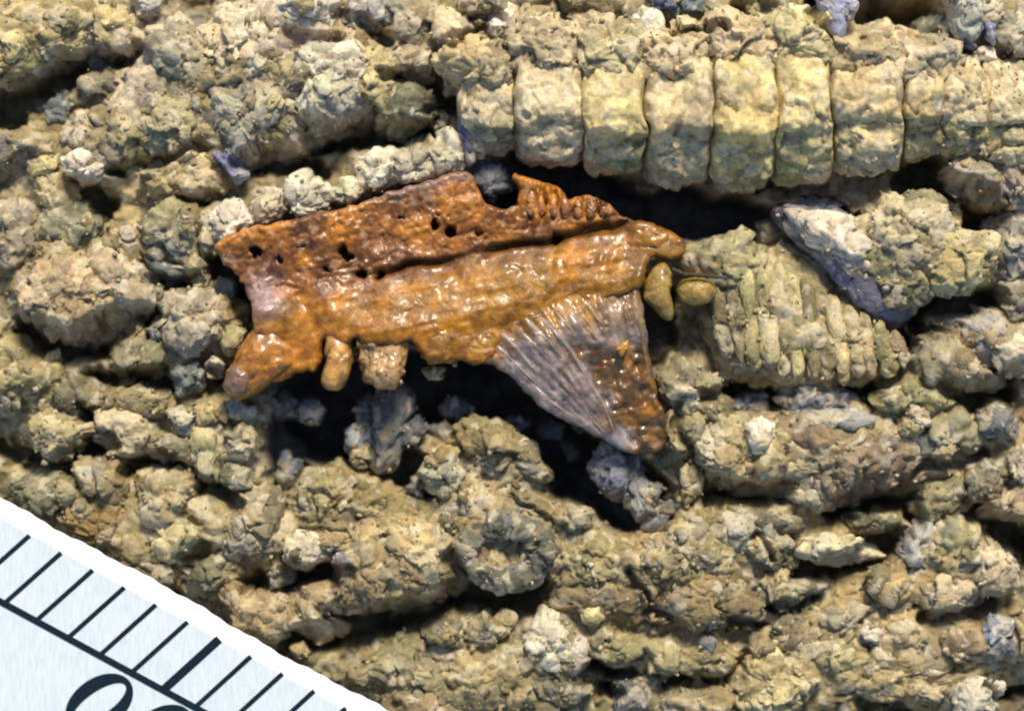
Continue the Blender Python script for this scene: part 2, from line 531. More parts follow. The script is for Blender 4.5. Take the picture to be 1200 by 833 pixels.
# lumps drawn one by one: outline, height of the top, mineral colour with the top's brighter light painted in
LUMPS = [
    ([(236, 60), (262, 8), (320, -10), (390, 0), (432, 50), (455, 100), (430, 140), (370, 158), (310, 176), (268, 186), (245, 130)], .46, 'p'),
    ([(150, 30), (210, 20), (250, 60), (262, 130), (240, 180), (180, 182), (140, 190), (112, 150), (130, 90)], .36, 'p'),
    ([(15, 350), (50, 300), (120, 285), (182, 335), (165, 366), (100, 398), (40, 390)], .50, 'pt'),
    ([(60, 560), (130, 545), (230, 552), (330, 590), (320, 660), (230, 690), (130, 665)], .42, 't'),
    ([(390, 700), (400, 640), (450, 606), (520, 612), (560, 680), (500, 712), (430, 720)], .52, 't'),
    ([(645, 610), (740, 640), (800, 612), (850, 640), (895, 705), (850, 738), (740, 725), (650, 712)], .44, 'o'),
    ([(870, 740), (960, 690), (1080, 700), (1180, 720), (1190, 790), (1080, 830), (940, 850), (870, 820)], .34, 'ty'),
    ([(440, 770), (560, 730), (640, 760), (700, 790), (690, 850), (440, 860)], .34, 'o'),
    ([(815, 500), (900, 486), (1020, 480), (1140, 480), (1150, 540), (1060, 580), (930, 580), (830, 570)], .44, 'yp'),
    ([(-45, 12), (10, 8), (50, -12), (100, 0), (108, 25), (104, 45), (85, 58), (50, 80), (20, 92), (-45, 95)], .62, 'oy'),
    ([(112, 10), (140, 8), (158, 20), (165, 45), (150, 60), (125, 68), (107, 55), (110, 30)], .36, 'y'),
    ([(175, 35), (205, 25), (230, 45), (245, 75), (235, 90), (205, 92), (185, 80), (168, 60)], .48, 'pg'),
    ([(88, 90), (110, 77), (130, 85), (135, 100), (115, 115), (92, 112)], .25, 'g'),
    ([(160, 118), (185, 105), (215, 112), (235, 130), (243, 160), (225, 175), (195, 180), (170, 165), (160, 140)], .45, 'yp'),
    ([(120, 135), (140, 122), (152, 130), (160, 155), (170, 175), (150, 192), (125, 188), (116, 165)], .42, 'ot'),
    ([(72, 185), (95, 170), (118, 180), (115, 205), (95, 215), (75, 205)], .38, 'w'),
    ([(-25, 148), (25, 148), (58, 160), (66, 175), (40, 182), (5, 195), (-25, 195)], .36, 'o'),
    ([(72, 150), (85, 130), (105, 130), (110, 155), (92, 172), (75, 168)], .34, 'p'),
    ([(45, 125), (65, 112), (82, 120), (72, 142), (50, 148)], .12, 'b'),
    ([(30, 190), (45, 182), (62, 185), (65, 205), (35, 207)], .34, 'y'),
    ([(160, 203), (185, 186), (208, 190), (205, 225), (172, 224)], .34, 'yg'),
    ([(205, 192), (235, 182), (260, 200), (255, 224), (212, 230)], .36, 'yp'),
    ([(238, 45), (265, 10), (300, 8), (312, 40), (305, 80), (275, 100), (245, 90)], .56, 'p'),
    ([(240, 95), (275, 95), (305, 90), (305, 140), (290, 175), (270, 188), (255, 165)], .52, 'pb'),
    ([(300, 10), (330, -18), (385, -18), (385, 20), (372, 38), (340, 42), (318, 25)], .5, 'w'),
    ([(350, 62), (375, 48), (415, 55), (425, 80), (420, 110), (400, 140), (370, 152), (345, 138), (348, 100)], .66, 'wp'),
    ([(300, 80), (330, 58), (352, 80), (352, 130), (340, 160), (310, 170), (292, 140)], .46, 'y'),
    ([(422, 62), (445, 55), (457, 80), (454, 115), (430, 122), (420, 95)], .52, 'y'),
    ([(442, 115), (462, 100), (490, 103), (505, 125), (500, 148), (470, 157), (445, 150)], .5, 'g'),
    ([(458, 60), (480, 50), (503, 58), (500, 85), (475, 88), (460, 78)], .42, 'yp'),
    ([(512, 15), (530, 10), (548, 30), (535, 50), (512, 45)], .42, 'p'),
    ([(400, 8), (430, -10), (462, -8), (465, 20), (445, 35), (412, 26)], .4, 'pb'),
    ([(462, -8), (505, -10), (512, 28), (490, 50), (462, 38)], .4, 'pg'),
    ([(545, -15), (590, -15), (592, 12), (565, 22), (542, 12)], .4, 'p'),
    ([(575, 15), (600, 8), (612, 30), (600, 48), (580, 42)], .46, 'w'),
    ([(505, 140), (520, 128), (535, 145), (532, 165), (508, 162)], .26, 'g'),
    ([(418, 196), (440, 176), (462, 180), (468, 208), (440, 222), (420, 218)], .52, 'w'),
    ([(460, 182), (490, 163), (505, 175), (505, 205), (470, 214)], .56, 'wy'),
    ([(495, 168), (528, 150), (540, 168), (537, 195), (505, 208)], .56, 'wp'),
    ([(296, 240), (310, 226), (335, 224), (342, 240), (325, 258), (300, 262)], .48, 'wy'),
    ([(338, 222), (358, 208), (378, 218), (380, 240), (350, 250), (338, 240)], .52, 'w'),
    ([(378, 220), (400, 212), (422, 216), (418, 232), (395, 240), (380, 236)], .46, 'wy'),
    ([(247, 255), (262, 240), (282, 245), (290, 265), (275, 282), (253, 280)], .5, 'w'),
    ([(-12, 240), (20, 238), (40, 250), (35, 290), (15, 312), (-12, 302)], .36, 'pg'),
    ([(40, 205), (62, 200), (78, 215), (80, 240), (55, 250), (42, 232)], .36, 'ty'),
    ([(52, 248), (80, 236), (112, 256), (104, 286), (76, 292), (52, 275)], .42, 'g'),
    ([(32, 282), (50, 272), (64, 290), (58, 307), (38, 304)], .36, 'o'),
    ([(20, 345), (35, 318), (60, 303), (95, 302), (112, 322), (118, 350), (108, 380), (80, 397), (50, 392), (28, 372)], .72, 'pt'),
    ([(103, 312), (120, 292), (150, 308), (175, 328), (181, 345), (160, 362), (135, 358), (110, 348)], .58, 'tp'),
    ([(132, 285), (140, 265), (158, 268), (166, 290), (152, 305)], .36, 'pg'),
    ([(165, 265), (175, 242), (205, 236), (230, 252), (232, 280), (215, 305), (185, 302), (168, 288)], .46, 'og'),
    ([(205, 250), (225, 244), (236, 262), (226, 280), (210, 275)], .52, 'o'),
    ([(232, 255), (248, 262), (252, 290), (238, 300), (230, 280)], .38, 'g'),
    ([(170, 306), (185, 302), (202, 312), (222, 316), (215, 330), (195, 334), (180, 322)], .34, 'gb'),
    ([(195, 368), (210, 345), (235, 342), (255, 358), (258, 385), (240, 405), (212, 410), (196, 395)], .58, 'po'),
    ([(182, 355), (192, 343), (208, 348), (205, 366), (190, 371)], .48, 'pg'),
    ([(172, 380), (182, 368), (196, 374), (195, 392), (180, 396)], .44, 'gb'),
    ([(252, 365), (265, 352), (284, 362), (282, 380), (260, 382)], .42, 'o'),
    ([(258, 402), (266, 384), (286, 390), (282, 412), (264, 420)], .44, 'yo'),
    ([(216, 314), (228, 302), (244, 318), (240, 336), (226, 334)], .44, 'py'),
    ([(247, 336), (258, 326), (274, 332), (270, 348), (254, 350)], .1, 'b'),
    ([(124, 402), (145, 386), (166, 396), (164, 430), (145, 440), (125, 428)], .38, 'go'),
    ([(160, 405), (180, 396), (192, 414), (182, 438), (162, 436)], .38, 'og'),
    ([(137, 382), (152, 374), (163, 384), (152, 396), (140, 394)], .4, 'o'),
    ([(198, 436), (220, 422), (238, 432), (232, 455), (212, 462), (200, 450)], .4, 'gb'),
    ([(241, 428), (250, 420), (260, 428), (252, 438), (243, 437)], .36, 'po'),
    ([(-15, 412), (20, 404), (58, 425), (60, 446), (25, 460), (-15, 458)], .46, 'oy'),
    ([(58, 455), (80, 446), (104, 452), (108, 474), (80, 482), (62, 472)], .38, 'og'),
    ([(104, 456), (138, 455), (141, 474), (112, 480)], .36, 'o'),
    ([(141, 462), (165, 452), (192, 458), (196, 478), (170, 486), (145, 476)], .46, 'o'),
    ([(36, 495), (50, 483), (80, 487), (98, 492), (103, 508), (85, 525), (55, 528), (38, 518)], .56, 'oy'),
    ([(112, 492), (140, 480), (176, 495), (178, 515), (160, 530), (130, 525), (112, 512)], .46, 'gp'),
    ([(168, 518), (195, 508), (225, 518), (222, 540), (190, 542), (172, 532)], .4, 'og'),
    ([(198, 482), (215, 474), (235, 492), (220, 508), (202, 500)], .48, 'wg'),
    ([(228, 506), (255, 502), (259, 530), (252, 560), (240, 570), (228, 545)], .44, 'oy'),
    ([(262, 506), (285, 494), (294, 510), (285, 530), (268, 532)], .52, 'pt'),
    ([(258, 552), (272, 541), (294, 548), (292, 566), (266, 568)], .48, 'g'),
    ([(228, 475), (245, 470), (262, 478), (258, 496), (236, 498)], .44, 'yo'),
    ([(262, 472), (280, 468), (292, 480), (280, 492), (265, 488)], .38, 'bw'),
    ([(90, 552), (112, 538), (136, 545), (150, 575), (128, 590), (100, 580)], .46, 'ot'),
    ([(15, 572), (40, 560), (66, 556), (68, 585), (55, 607), (25, 598)], .42, 'g'),
    ([(68, 568), (86, 560), (90, 580), (76, 592), (66, 584)], .42, 'og'),
    ([(64, 608), (95, 586), (128, 590), (155, 620), (165, 650), (130, 662), (90, 634)], .4, 'k'),
    ([(150, 650), (180, 650), (215, 668), (205, 690), (170, 678)], .34, 'k'),
    ([(157, 578), (175, 552), (210, 552), (225, 575), (222, 600), (195, 612), (165, 605)], .62, 't'),
    ([(175, 618), (195, 604), (225, 606), (240, 625), (225, 648), (200, 655), (178, 642)], .58, 'ty'),
    ([(252, 612), (265, 587), (295, 575), (320, 585), (330, 610), (322, 640), (300, 655), (270, 648)], .5, 'tg'),
    ([(224, 668), (240, 655), (262, 660), (268, 680), (245, 690), (228, 684)], .42, 'og'),
    ([(335, 590), (355, 562), (385, 546), (415, 552), (440, 575), (458, 592), (440, 607), (400, 618), (360, 612)], .42, 'o'),
    ([(338, 645), (350, 627), (370, 632), (376, 652), (360, 666), (342, 660)], .58, 'yw'),
    ([(368, 636), (382, 620), (404, 626), (404, 645), (385, 654)], .52, 't'),
    ([(393, 690), (402, 650), (420, 625), (445, 612), (462, 640), (455, 690), (430, 714), (405, 712)], .62, 't'),
    ([(445, 618), (480, 606), (510, 618), (528, 645), (548, 680), (520, 700), (480, 705), (452, 690), (450, 650)], .66, 'ty'),
    ([(313, 672), (325, 660), (344, 664), (343, 682), (320, 686)], .46, 'og'),
    ([(362, 688), (385, 684), (396, 700), (376, 714), (360, 706)], .48, 't'),
    ([(344, 702), (362, 694), (376, 722), (404, 735), (395, 748), (362, 746), (344, 730)], .56, 'ty'),
    ([(275, 706), (300, 690), (335, 700), (345, 735), (312, 747), (288, 737)], .5, 't'),
    ([(262, 690), (280, 684), (296, 692), (285, 712), (268, 706)], .4, 'tk'),
    ([(338, 760), (355, 754), (362, 768), (350, 776)], .3, 't'),
    ([(537, 515), (553, 490), (585, 500), (620, 525), (645, 560), (610, 568), (575, 560), (550, 540)], .46, 'o'),
    ([(492, 555), (508, 536), (530, 530), (540, 555), (526, 580), (506, 570)], .4, 'gw'),
    ([(512, 600), (535, 578), (570, 570), (585, 590), (570, 612), (535, 622)], .46, 'tp'),
    ([(575, 585), (605, 570), (655, 588), (655, 606), (610, 606), (580, 604)], .42, 'to'),
    ([(533, 632), (560, 607), (610, 602), (648, 612), (657, 650), (640, 680), (600, 690), (560, 680), (540, 660)], .22, 'd'),
    ([(572, 652), (582, 642), (592, 654), (584, 668), (572, 664)], .36, 'yg'),
    ([(655, 612), (690, 618), (735, 640), (750, 660), (740, 690), (700, 700), (655, 680)], .46, 'oy'),
    ([(640, 682), (680, 690), (738, 690), (745, 712), (700, 720), (650, 712)], .34, 'gk'),
    ([(745, 660), (790, 615), (830, 612), (850, 640), (860, 668), (820, 680), (775, 685)], .62, 'yo'),
    ([(760, 690), (810, 672), (870, 665), (893, 700), (880, 727), (820, 737), (772, 726)], .54, 'ok'),
    ([(652, 600), (668, 588), (692, 598), (692, 616), (665, 622)], .48, 'yo'),
    ([(620, 745), (632, 718), (650, 722), (664, 745), (660, 770), (640, 783), (624, 770)], .52, 'pw'),
    ([(662, 760), (675, 748), (690, 755), (688, 778), (668, 786)], .42, 'wg'),
    ([(690, 748), (706, 730), (724, 742), (716, 758), (696, 764)], .42, 'o'),
    ([(704, 766), (726, 752), (755, 750), (748, 770), (724, 780), (706, 778)], .46, 'yo'),
    ([(752, 755), (785, 748), (800, 765), (795, 788), (765, 786)], .44, 'oy'),
    ([(795, 765), (830, 752), (868, 768), (850, 796), (805, 792)], .44, 'oy'),
    ([(410, 792), (430, 772), (455, 768), (470, 785), (462, 806), (430, 806)], .36, 'go'),
    ([(462, 780), (485, 766), (500, 782), (525, 792), (505, 810), (472, 806)], .42, 'og'),
    ([(520, 792), (545, 768), (574, 778), (584, 800), (572, 820), (542, 816)], .5, 'ty'),
    ([(572, 780), (600, 765), (630, 780), (628, 820), (590, 836), (572, 815)], .44, 'yo'),
    ([(455, 815), (490, 805), (540, 815), (545, 850), (455, 850)], .4, 'o'),
    ([(490, 736), (515, 724), (540, 730), (540, 755), (506, 752)], .38, 'go'),
    ([(545, 735), (568, 720), (596, 735), (588, 752), (550, 756)], .4, 'og'),
    ([(600, 750), (616, 752), (620, 790), (602, 800), (585, 775)], .4, 'gy'),
    ([(625, 800), (660, 792), (690, 806), (672, 826), (632, 822)], .4, 'g'),
    ([(720, 808), (735, 795), (758, 802), (756, 835), (726, 836)], .36, 'gb'),
    ([(860, 800), (880, 780), (905, 766), (930, 790), (954, 800), (950, 826), (900, 842), (865, 832)], .56, 'y'),
    ([(780, 822), (820, 806), (860, 812), (865, 845), (785, 850)], .42, 'yo'),
    ([(900, 690), (930, 676), (968, 690), (950, 705), (925, 718), (905, 705)], .48, 'go'),
    ([(937, 646), (950, 631), (990, 626), (1015, 640), (1035, 650), (1010, 661), (960, 662)], .56, 'wy'),
    ([(845, 606), (866, 598), (888, 610), (892, 640), (870, 650), (850, 628)], .48, 'wg'),
    ([(884, 620), (905, 615), (925, 640), (905, 672), (884, 655)], .42, 'g'),
    ([(805, 606), (830, 597), (850, 607), (835, 621), (810, 621)], .48, 'o'),
    ([(852, 590), (900, 598), (940, 605), (945, 620), (905, 626), (868, 610)], .4, 'g'),
    ([(932, 582), (950, 567), (970, 580), (982, 596), (950, 598)], .42, 'wt'),
    ([(996, 605), (1030, 600), (1056, 610), (1035, 625), (1005, 622)], .34, 'go'),
    ([(915, 497), (940, 484), (1000, 500), (1058, 510), (1067, 540), (1060, 565), (1020, 580), (985, 585), (955, 570), (935, 545)], .62, 'r'),
    ([(822, 512), (840, 493), (875, 488), (890, 510), (885, 550), (860, 570), (835, 565), (812, 540)], .56, 'yp'),
    ([(882, 500), (905, 495), (925, 510), (925, 545), (912, 566), (884, 562)], .52, 'yo'),
    ([(878, 500), (890, 488), (904, 500), (900, 526), (882, 528)], .66, 'w'),
    ([(930, 490), (960, 478), (1000, 482), (1030, 490), (1010, 508), (960, 510)], .56, 'wb'),
    ([(1025, 466), (1050, 455), (1075, 440), (1095, 455), (1115, 465), (1095, 486), (1060, 490), (1038, 486)], .58, 'oy'),
    ([(1056, 492), (1078, 480), (1086, 495), (1072, 508), (1058, 506)], .56, 'y'),
    ([(1068, 505), (1100, 490), (1125, 480), (1145, 505), (1140, 530), (1110, 546), (1080, 540)], .5, 'og'),
    ([(1065, 590), (1090, 575), (1125, 560), (1130, 580), (1115, 600), (1085, 610)], .42, 'go'),
    ([(1135, 556), (1155, 535), (1180, 550), (1176, 580), (1145, 586)], .42, 'g'),
    ([(1150, 490), (1178, 482), (1198, 496), (1190, 512), (1158, 512)], .42, 'pb'),
    ([(1152, 602), (1175, 572), (1215, 565), (1215, 608), (1170, 610)], .48, 'pg'),
    ([(1187, 540), (1200, 520), (1220, 530), (1215, 570), (1192, 568)], .48, 'p'),
    ([(1062, 640), (1072, 614), (1090, 615), (1092, 645), (1085, 662), (1066, 660)], .5, 'bw'),
    ([(1090, 630), (1110, 608), (1150, 620), (1150, 660), (1120, 672), (1095, 665)], .58, 'oy'),
    ([(1140, 640), (1165, 636), (1195, 662), (1190, 680), (1160, 692), (1140, 675)], .54, 'yp'),
    ([(1080, 690), (1110, 672), (1150, 688), (1130, 716), (1095, 722)], .48, 'py'),
    ([(1023, 682), (1040, 660), (1055, 655), (1072, 685), (1065, 706), (1035, 706)], .46, 'yo'),
    ([(970, 712), (1000, 702), (1030, 712), (1020, 735), (985, 745), (968, 732)], .38, 'gp'),
    ([(1002, 735), (1015, 726), (1034, 740), (1032, 756), (1015, 752)], .48, 'wp'),
    ([(1040, 735), (1070, 725), (1095, 742), (1080, 765), (1048, 762)], .4, 'py'),
    ([(1090, 745), (1130, 735), (1168, 748), (1165, 772), (1120, 782), (1092, 770)], .42, 'tr'),
    ([(995, 802), (1030, 786), (1060, 792), (1062, 818), (1028, 822)], .46, 'yo'),
    ([(1062, 798), (1085, 794), (1108, 806), (1095, 824), (1066, 820)], .44, 'yo'),
    ([(955, 765), (975, 745), (1005, 755), (1008, 780), (980, 792), (958, 785)], .42, 'yo'),
    ([(905, 735), (925, 722), (948, 735), (945, 755), (915, 758)], .4, 'go'),
    ([(1157, 740), (1170, 722), (1190, 730), (1186, 770), (1162, 772)], .46, 'b'),
    ([(1125, 815), (1145, 800), (1172, 804), (1168, 835), (1130, 840)], .44, 'wg'),
    ([(1190, 735), (1212, 720), (1225, 770), (1195, 780)], .4, 'o'),
    ([(1060, 770), (1090, 775), (1110, 790), (1085, 796), (1058, 788)], .34, 'r'),
    ([(800, 304), (830, 280), (868, 275), (900, 295), (888, 325), (850, 336), (815, 326)], .46, 'yg'),
    ([(780, 445), (800, 425), (835, 440), (845, 470), (830, 490), (795, 485)], .46, 'og'),
    ([(780, 500), (792, 485), (822, 498), (815, 530), (792, 538)], .46, 'oy'),
    ([(800, 555), (812, 545), (828, 560), (825, 580), (805, 590)], .3, 'yg'),
    ([(1062, 422), (1090, 397), (1120, 402), (1145, 430), (1180, 442), (1170, 456), (1110, 458), (1070, 446)], .52, 'go'),
    ([(1083, 368), (1094, 360), (1108, 370), (1104, 384), (1088, 384)], .36, 'go'),
    ([(1115, 378), (1150, 365), (1185, 378), (1200, 400), (1170, 420), (1135, 410)], .42, 'pb'),
    ([(1150, 395), (1200, 388), (1225, 400), (1220, 435), (1180, 440)], .42, 'p'),
    ([(1172, 250), (1200, 235), (1230, 250), (1230, 320), (1190, 330), (1172, 300)], .42, 'pb'),
    ([(1175, 335), (1215, 325), (1225, 365), (1190, 372)], .38, 'pg'),
    ([(1115, 205), (1132, 186), (1160, 190), (1180, 205), (1175, 240), (1145, 240), (1125, 226)], .56, 'pg'),
    ([(1165, 195), (1200, 180), (1230, 200), (1230, 245), (1185, 242)], .54, 'p'),
    ([(1095, 100), (1125, 85), (1165, 95), (1175, 135), (1150, 175), (1110, 180), (1095, 145)], .74, 'y'),
    ([(1160, 90), (1190, 75), (1230, 85), (1230, 140), (1190, 150), (1168, 130)], .62, 'py'),
    ([(1155, 150), (1190, 145), (1225, 150), (1225, 190), (1180, 190), (1158, 178)], .68, 'yp'),
    ([(1108, -15), (1146, -15), (1146, 28), (1131, 50), (1114, 35)], .78, 'wb'),
    ([(1074, 20), (1108, 12), (1118, 45), (1092, 54)], .5, 'g'),
    ([(1146, 5), (1168, -5), (1175, 20), (1160, 32), (1148, 28)], .62, 'wp'),
    ([(1160, 40), (1180, 15), (1220, 10), (1225, 50), (1190, 62), (1168, 58)], .62, 'p'),
    ([(1135, 62), (1160, 58), (1165, 72), (1140, 76)], .56, 'w'),
    ([(600, 22), (620, 8), (645, 18), (655, 42), (632, 58), (604, 52)], .5, 'oy'),
    ([(672, 20), (690, 12), (718, 20), (716, 45), (690, 50), (674, 42)], .56, 'yp'),
    ([(735, 27), (750, 10), (770, 20), (775, 40), (755, 51)], .6, 'w'),
    ([(770, -15), (825, -15), (825, 15), (800, 24), (772, 12)], .3, 'b'),
    ([(822, 12), (842, 2), (862, 15), (850, 34), (826, 32)], .52, 'gy'),
    ([(880, 10), (905, -12), (945, -8), (950, 18), (930, 38), (892, 36)], .62, 'yo'),
    ([(650, -12), (700, -15), (725, 0), (710, 15), (665, 12)], .46, 'oy'),
    ([(600, -15), (640, -18), (648, 2), (620, 10), (600, 5)], .42, 'p'),
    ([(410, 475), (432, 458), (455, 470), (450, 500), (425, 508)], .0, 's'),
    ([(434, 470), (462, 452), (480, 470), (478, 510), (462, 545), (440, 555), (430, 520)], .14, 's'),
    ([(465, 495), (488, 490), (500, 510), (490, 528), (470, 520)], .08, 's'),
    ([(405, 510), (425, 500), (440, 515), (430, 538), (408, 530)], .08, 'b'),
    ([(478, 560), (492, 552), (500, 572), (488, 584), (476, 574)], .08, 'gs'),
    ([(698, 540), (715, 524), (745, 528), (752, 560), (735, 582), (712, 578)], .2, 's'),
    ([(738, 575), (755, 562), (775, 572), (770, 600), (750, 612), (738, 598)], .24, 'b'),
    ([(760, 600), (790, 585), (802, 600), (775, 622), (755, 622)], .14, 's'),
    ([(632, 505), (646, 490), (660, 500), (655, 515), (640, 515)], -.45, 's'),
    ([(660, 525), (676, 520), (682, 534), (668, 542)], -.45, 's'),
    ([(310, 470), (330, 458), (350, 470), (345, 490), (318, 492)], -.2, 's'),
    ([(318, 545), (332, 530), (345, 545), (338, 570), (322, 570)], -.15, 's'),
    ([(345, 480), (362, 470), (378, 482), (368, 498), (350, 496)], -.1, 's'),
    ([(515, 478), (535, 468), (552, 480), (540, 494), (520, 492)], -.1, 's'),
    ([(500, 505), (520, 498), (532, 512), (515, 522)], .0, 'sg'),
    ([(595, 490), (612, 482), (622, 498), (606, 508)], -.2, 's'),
    ([(1118, 40), (1136, 46), (1142, 62), (1124, 60)], .7, 'v'), ([(1150, 28), (1162, 36), (1162, 54), (1152, 46)], .68, 'v'),
    ([(536, 138), (546, 136), (560, 186), (548, 192)], .6, 'v'), ([(248, 180), (262, 176), (288, 206), (272, 214)], .52, 'v'),
    ([(760, -8), (790, -12), (795, 10), (770, 14)], .5, 'v'), ([(150, -5), (185, -8), (192, 12), (165, 16)], .4, 'bw'),
    ([(497, 434), (510, 426), (522, 432), (515, 442), (502, 442)], .3, 'yg'),
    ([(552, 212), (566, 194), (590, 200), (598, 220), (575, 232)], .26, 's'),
    ([(890, 262), (925, 255), (945, 268), (930, 285), (898, 282)], -.1, 'g'),
    ([(925, 236), (960, 226), (990, 238), (975, 252), (940, 252)], .12, 'b'),
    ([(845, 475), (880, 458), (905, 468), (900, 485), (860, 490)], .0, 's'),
    ([(905, 470), (945, 452), (1005, 460), (1000, 480), (940, 484)], .2, 'b'),
]
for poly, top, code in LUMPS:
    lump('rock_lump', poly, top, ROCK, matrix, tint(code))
def disc_ring(cx, cy, rx, ry, tube, top):
    n, m = 150, 44
    a, b = np.meshgrid(np.arange(n) * 2 * math.pi / n, np.arange(m) * 2 * math.pi / m, indexing='ij')
    a, b = a.ravel(), b.ravel()
    X0, Y0 = px(cx, cy)
    tu = tube / 100
    ex, ey = np.cos(a), np.sin(a)
    V = np.stack([X0 + (rx / 100 + tu * np.cos(b)) * ex, Y0 + (ry / 100 + tu * np.cos(b)) * ey, top - tu * 1.3 + 1.3 * tu * np.sin(b)], 1)
    N = np.stack([ex * np.cos(b), ey * np.cos(b), np.sin(b)], 1)
    d, c1, c2, c3 = crumb(V, .8, 3, True)
    col = grain_colour(tint('dg'), V, c1, c2, c3)
    V = V + N * d[:, None]
    stamp(V)
    i = np.arange(n * m).reshape(n, m)
    F = np.stack([i.ravel(), np.roll(i, -1, 0).ravel(), np.roll(np.roll(i, -1, 0), -1, 1).ravel(), np.roll(i, -1, 1).ravel()], 1)
    o = mesh_obj('disc_ring', V, F, ROCK, matrix, origin=(X0, Y0, top - tu), col=col)
    o['label'] = 'dark grey granular ring with a hollow centre below the amber fossil'
disc_ring(594, 645, 44, 32, 15, .52)
# two blades of blue-grey crystal and a wedge-shaped chip, its shaded side painted blue-grey
lump('crystal_blade', [(945, -20), (1000, -20), (998, 22), (986, 54), (972, 42)], .85, ROCK, matrix, (0.36, 0.37, 0.46), amp=.4, flat=.5,
     label='pale blue-grey crystal blade above the segmented fossil')
chip = lump('rock_chip', [(905, 243), (930, 245), (985, 248), (1000, 262), (1040, 300), (1085, 335), (1072, 358), (1050, 380), (1022, 372), (985, 332), (945, 290)], .56, ROCK, matrix,
            (0.16, 0.16, 0.195), amp=.45, flat=.45, H=.7, label='side of the wedge-shaped chip with its blue-grey shade painted in')
for poly, top, code in [
    ([(925, 250), (955, 250), (1000, 258), (1025, 290), (1015, 320), (985, 310), (950, 280)], .70, 'wp'),
    ([(1000, 262), (1035, 235), (1080, 235), (1110, 255), (1110, 300), (1060, 320), (1020, 305)], .76, 'py'),
    ([(1100, 270), (1125, 262), (1150, 275), (1172, 278), (1174, 300), (1155, 330), (1120, 344), (1092, 330)], .72, 'y'),
    ([(1030, 305), (1075, 310), (1090, 335), (1070, 356), (1048, 362), (1035, 340)], .64, 'og'),
    ([(1050, 240), (1068, 222), (1100, 232), (1112, 250), (1085, 262)], .6, 'g')]:
    lump('crust_lump', poly, top, ROCK, chip, tint(code))

build_matrix()

# smaller crumbs between the drawn ones
def ground(x, y):
    ix = np.clip(((x + HX * HM_RES / 2) / HM_RES).astype(int), 0, HX - 1)
    iy = np.clip(((y + HY * HM_RES / 2) / HM_RES).astype(int), 0, HY - 1)
    return HM[iy, ix]

RULER_EDGE = lambda x: 579 + 0.557 * x
placed, tries = [], 0
n_room = 286 - len(LUMPS)
while len(placed) < n_room and tries < 6000:
    tries += 1
    x, y = random.uniform(-10, 1210), random.uniform(-10, 845)
    if y > RULER_EDGE(x) - 8:
        continue
    if 240 < x < 800 and 200 < y < 480:
        continue
    if 530 < x < 1060 and 40 < y < 290:
        continue
    r = random.uniform(9, 19)
    X, Y = px(x, y)
    zg = ground(np.array([X]), np.array([Y]))[0]
    if zg > 0.6 or zg < -0.45 or any((x - a) ** 2 + (y - b) ** 2 < (r + c) ** 2 for a, b, c in placed):
        continue
    placed.append((x, y, r))
    k = random.randint(5, 8)
    a0 = random.random() * 6.28
    e, er = random.uniform(.7, 1.0), random.random() * 3.14
    pl = []
    for i in range(k):
        a = a0 + i * 2 * math.pi / k
        q = r * random.uniform(.75, 1.2)
        u, v = q * math.cos(a), q * e * math.sin(a)
        pl.append((x + u * math.cos(er) - v * math.sin(er), y + u * math.sin(er) + v * math.cos(er)))
    lump('rock_lump', pl, zg + r * .0035, ROCK, matrix, tint(random.choice(['o', 'o', 'og', 'g', 'y', 'oy', 't', 'p', 'gb'])), H=r * .0035 + .06)

# ------------------------------------------------------------------ segmented fossil (rings lying across the upper right)
SEG = empty('segmented_fossil', (2.2, 2.75, 0.0))
tag(SEG, 'pale yellow segmented cylindrical fossil lying across the upper right', 'fossil')
def ring(x0, x1, ytop, ybot, ztop, code, notch=0.15):
    xa, yt = px(x0, ytop)
    xb, yb = px(x1, ybot)
    cy, R = (yt + yb) / 2, (yt - yb) / 2
    zc = ztop - R * 0.95
    nu, na = 44, 190
    u = np.linspace(0, 1, nu)
    a = np.linspace(0, 2 * math.pi, na, endpoint=False)
    U, A = np.meshgrid(u, a, indexing='ij')
    U, A = U.ravel(), A.ravel()
    q = np.abs(2 * U - 1)
    prof = 1 - 0.05 * q ** 2.6 - 0.06 * q ** 7 - 0.20 * q ** 15
    x = xa + U * (xb - xa)
    se = (np.abs(np.cos(A)) ** 2.05 + np.abs(np.sin(A)) ** 2.05) ** (-1 / 2.05)      # squarish cross-section
    V = np.stack([x, cy + R * prof * se * np.cos(A), zc + 0.95 * R * prof * se * np.sin(A)], 1)
    V[:, 0] += 0.05 * vnoise(V, 0.5, 401) + 0.03 * vnoise(V, 0.2, 402)
    N = np.stack([0 * A, np.cos(A), np.sin(A)], 1)
    d, c1, c2, c3 = crumb(V, 1.0, 420, True)
    col = grain_colour(np.array(tint(code)) * 1.25, V, c1, c2, c3)
    br = 1.70 + .16 * vnoise(np.stack([x, 0 * x, 0 * x + 3], 1), .5, 404) + .07 * vnoise(V, .15, 405)
    step = smooth01((A - br) / .22) * smooth01((4.2 - A) / .4)
    V += N * (0.72 * d + 0.11 * fbm(V, 0.45, 3, 430) - notch * step)[:, None]
    i = np.arange(nu * na).reshape(nu, na)
    F = np.stack([i[:-1].ravel(), np.roll(i, -1, 1)[:-1].ravel(), np.roll(i, -1, 1)[1:].ravel(), i[1:].ravel()], 1)
    e0, e1 = len(V), len(V) + 1
    V = np.vstack([V, [[xa, cy, zc]], [[xb, cy, zc]]])
    tri = [[e0, int(i[0, (k + 1) % na]), int(i[0, k])] for k in range(na)] + [[e1, int(i[-1, k]), int(i[-1, (k + 1) % na])] for k in range(na)]
    Fl = F.tolist() + tri
    stamp(V)
    col = np.vstack([col, col[:1], col[-1:]])
    o = mesh_obj('segment', V, Fl, ROCK, SEG, origin=((xa + xb) / 2, cy, zc), col=col)
    return o
